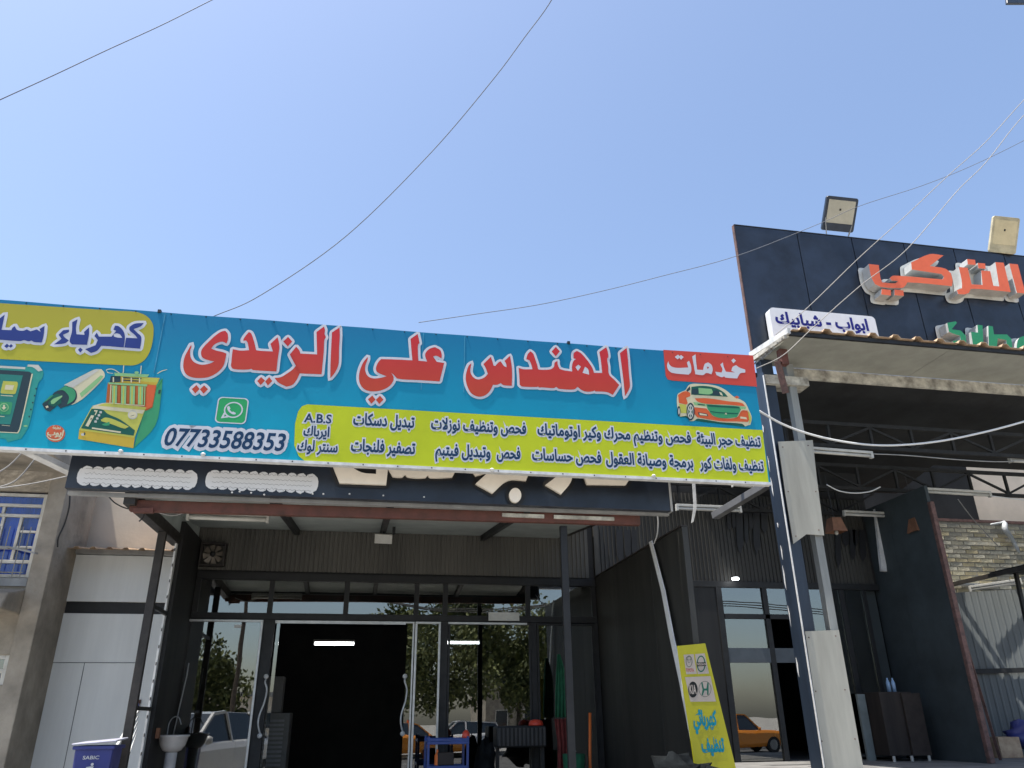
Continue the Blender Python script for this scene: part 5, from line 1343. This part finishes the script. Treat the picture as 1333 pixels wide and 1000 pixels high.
# ================================================================== ACROSS THE STREET (seen in the shop glass)
def car(name, label, loc, rz, paint, L=4.5, W=1.75, H=1.45, hatch=False, rack=False):
    t = thing(name, label, 'car', (0, 0, 0))
    n = 14

    def ring_(y, zb, zs, hw, zt=None):
        return [(-hw * .90, y, zb), (-hw, y, zb + .15), (-hw, y, zs - .12), (-hw * .93, y, zs), (hw * .93, y, zs), (hw, y, zs - .12), (hw, y, zb + .15), (hw * .90, y, zb)]
    b = MB(); hw = W / 2
    st_ = [(-L / 2, .35, .62, hw * .78), (-L / 2 + .08, .28, .74, hw * .9), (-L / 2 + .5, .24, .84, hw), (-L * .2, .24, .93, hw), (0, .24, .96, hw), (L * .2, .24, .98, hw), (L / 2 - .6, .24, .99 if not hatch else 1.0, hw * .98), (L / 2 - .1, .28, .94, hw * .92), (L / 2, .38, .78, hw * .82)]
    for y, zb, zs, h_ in st_: b.v += [Vector(p) for p in ring_(y, zb, zs, h_)]
    m_ = 8
    for i in range(len(st_) - 1):
        for k in range(m_): b.f.append([i * m_ + k, i * m_ + (k + 1) % m_, (i + 1) * m_ + (k + 1) % m_, (i + 1) * m_ + k]); b.mi.append(0)
    b.f.append(list(range(m_))[::-1]); b.mi.append(0); b.f.append([(len(st_) - 1) * m_ + k for k in range(m_)]); b.mi.append(0)
    b.build('body', paint, t, bevel=.03, smooth=False)
    yb = L / 2 - .12 if hatch else L / 2 - .75
    cab = [(-L * .18, .94), (-L * .03, H - .04), (L * .05, H), (L * .22, H - .01), (yb - .28, H - .10), (yb, .98)]
    b = MB()
    for y, z in cab:
        k = (z - .94) / (H - .94); b.v += [Vector((-hw * (.90 - .20 * k), y, z)), Vector((hw * (.90 - .20 * k), y, z))]
    nn = len(cab)
    for i in range(nn - 1): b.f.append([i * 2, i * 2 + 1, i * 2 + 3, i * 2 + 2]); b.mi.append(0 if 1 <= i <= 3 else 1)
    b.f.append([i * 2 for i in range(nn)]); b.mi.append(1); b.f.append([i * 2 + 1 for i in range(nn)][::-1]); b.mi.append(1)
    gm = mat('car_glass', (.03, .04, .05), .06, var=0, coat=.3)
    b.build('cabin', [paint, gm], t, bevel=.015)
    for sx in (-1, 1):
        pil = MB()
        for i in (0, 1, 3, 4):
            (y0, z0), (y1, z1) = cab[i], cab[i + 1]
            k0 = (z0 - .94) / (H - .94); k1 = (z1 - .94) / (H - .94)
            pil.bar((sx * hw * (.91 - .20 * k0), y0, z0), (sx * hw * (.91 - .20 * k1), y1, z1), .05, .05)
        pil.bar((sx * hw * .90, L * .06, .95), (sx * hw * .715, L * .06, H - .02), .03, .07); pil.build('pillar', paint, t)
        MB().lathe((sx * (hw + .08), -L * .15, .98), [(.03, -.06), (.09, -.04), (.09, .05), (.03, .07)], 10, sx=1, sy=.6).build('mirror', paint, t, smooth=True)
        MB().box((sx * hw * .84, -L / 2 + .02, .60), (sx * hw * .5, -L / 2 + .12, .75)).build('headlight', M['lens'], t, bevel=.03)
        MB().box((sx * hw * .86, L / 2 - .1, .72), (sx * hw * .5, L / 2 - .01, .86)).build('tail_light', M['redcloth'], t, bevel=.02)
        for y in (-L * .31, L * .30):
            wh = MB(); wh.tube([(sx * (hw - .20), y, .31), (sx * (hw + .005), y, .31)], .31, 20); wo = wh.build('wheel', M['rubber'], t)
            MB().tube([(sx * (hw - .02), y, .31), (sx * (hw + .012), y, .31)], .19, 14).build('rim', M['greypaint'], wo)
    MB().box((-.42, -L / 2 - .01, .48), (.42, -L / 2 + .06, .66)).build('grille', M['black'], t, bevel=.01)
    MB().box((-.26, -L / 2 - .03, .38), (.26, -L / 2 - .01, .47)).build('number_plate', M['whitetrim'], t)
    if rack: MB().box((-.18, L * .05, H + .002), (.18, L * .05 + .12, H + .12)).build('roof_light', M['orangeplastic'], t)
    t.location = loc; t.rotation_euler = (0, 0, rz); return t


white_p = mat('white_car_paint', (.66, .66, .66), .25, var=.03, coat=.5); taxi_p = mat('orange_taxi_paint', (.72, .24, .02), .28, var=.04, coat=.5)
car('parked_car', 'white saloon parked close by, mirrored in the glass left of the doorway', (-2.95, 4.3, .24), radians(205), white_p)
car('parked_car', 'orange taxi across the street, mirrored left of the blue trolley', (2.75, -18, .0), radians(93), taxi_p, rack=True)
car('parked_car', 'white hatchback across the street, mirrored in the glass above the blue trolley', (4.75, -18.4, .0), radians(-92), white_p, hatch=True, L=4.2, H=1.5)
car('parked_car', 'orange taxi nearer the shops, mirrored in the workshop glass', (18.2, -16, .0), radians(88), taxi_p, rack=True, H=1.6)

leafm = [mat('foliage_olive', (.15, .17, .05), .7, var=.2, scale=1), mat('foliage_dark', (.075, .095, .03), .7, var=.2, scale=1)]
bark = mat('bark', (.12, .09, .065), .9, var=.2, scale=6, bump=.4)


def tree(label, x, y, h, r, seed, n=1500):
    rnd = random.Random(seed); t = thing('roadside_tree', label, 'tree', (x, y, 0), 'trees across the street')
    tb = MB(); tb.tube([(x, y, 0), (x + .1, y, h * .25), (x, y, h * .5), (x + .1, y, h * .8)], [.16, .13, .09, .03], 8)
    for k in range(5):
        a = rnd.uniform(0, 6.3); tb.tube([(x, y, h * (.25 + .08 * k)), (x + cos(a) * r * .5, y + sin(a) * r * .5, h * (.45 + .09 * k))], [.06, .02], 6)
    tb.build('trunk', bark, t)
    cl = [(x + rnd.gauss(0, .40) * r, y + rnd.gauss(0, .42) * r, h * rnd.uniform(.30, .92), r * rnd.uniform(.22, .5)) for _ in range(34)]
    b = MB()
    for k in range(n):
        cx_, cy_, cz_, cr2 = rnd.choice(cl)
        d = Vector((rnd.gauss(0, 1), rnd.gauss(0, 1), rnd.gauss(0, .8))).normalized() * cr2 * rnd.uniform(.5, 1)
        c = Vector((cx_, cy_, cz_)) + d; u = Vector((rnd.gauss(0, 1), rnd.gauss(0, 1), rnd.gauss(0, 1))).normalized(); v = u.orthogonal().normalized(); s_ = rnd.uniform(.08, .21)
        b.poly([c - u * s_, c + v * s_ * .6, c + u * s_, c - v * s_ * .6], [(0, 1, 2, 3)], rnd.random() < .45)
    b.build('crown', leafm, t)


tree('round roadside tree across the street, mirrored in the left pane', -8.8, -28, 5.6, 2.9, 1, 9000)
tree('small tree at the far left across the street', -14.5, -30, 4.6, 2.0, 2)
tree('tall tree across the street, mirrored right of the doorway', 5.2, -31, 9.4, 3.6, 3, 9000)
tree('broad dark tree across the street beside the tallest one', 10.4, -32, 9.0, 3.6, 4, 9000)
tree('leafy tree across the street behind the white hatchback', 2.0, -35, 8.6, 2.6, 5, 7000)
tree('tree across the street opposite the partition wall', 14.5, -32, 7.5, 3.0, 6)
tree('tree across the street opposite the workshop', 22, -33, 5.2, 2.6, 8)


def house(label, x0, x1, y, h, m):
    t = thing('street_building', label, 'building', ((x0 + x1) / 2, y, 0), 'buildings across the street')
    MB().box((x0, y - 8, 0), (x1, y, h)).build('wall', m, t)
    MB().box((x0 - .2, y - 8.2, h + .002), (x1 + .2, y + .2, h + .3)).build('parapet', M['concrete'], t)
    k = x0 + .8
    while k < x1 - 1.5:
        for z in ([1.0] if h < 4 else [1.0, 4.0]):
            f = MB(); f.box((k, y + .002, z), (k + 1.2, y + .06, z + 1.3)); f = f.build('window', M['winframe'], t)
            MB().box((k + .08, y + .062, z + .08), (k + 1.12, y + .07, z + 1.22)).build('pane', mat('car_glass', (.03, .04, .05), .06), f)
        k += 2.4
    return t


house('low beige building across the street at the left', -34, -18, -42, 3.6, M['render'])
house('two-storey cement building across the street', 10, 28, -44, 7.0, M['render2'])
house('low long building across the street in the middle', -13, -2, -48, 3.4, M['render'])
for i, x in enumerate((-6, 18)):
    up_ = thing('utility_pole', ('left' if i == 0 else 'right') + ' wooden utility pole with crossarm across the street', 'utility pole', (x, -24, 0), 'utility poles across the street')
    MB().tube([(x, -24, 0), (x, -24, 8.5)], [.13, .09], 8).build('pole', bark, up_); MB().box((x - .9, -24.06, 7.9), (x + .9, -23.94, 8.02)).build('crossarm', bark, up_)
for k in range(3):
    o = MB().tube(crom([Vector((-60, -24, 7.6)), Vector((-33, -24, 6.9)), Vector((-6, -24, 8.05)), Vector((6, -24, 7.3 - k * .2)), Vector((18, -24, 8.05)), Vector((45, -24, 7)), Vector((70, -24, 7.8))], 6), .03, 4).build('power_line', M['cable'])
    for v in o.data.vertices: v.co.x += 0; v.co.y += (k - 1) * .8
    props(o, ['nearest power line across the street', 'middle power line across the street', 'farthest power line across the street'][k], 'power line', 'power lines across the street')
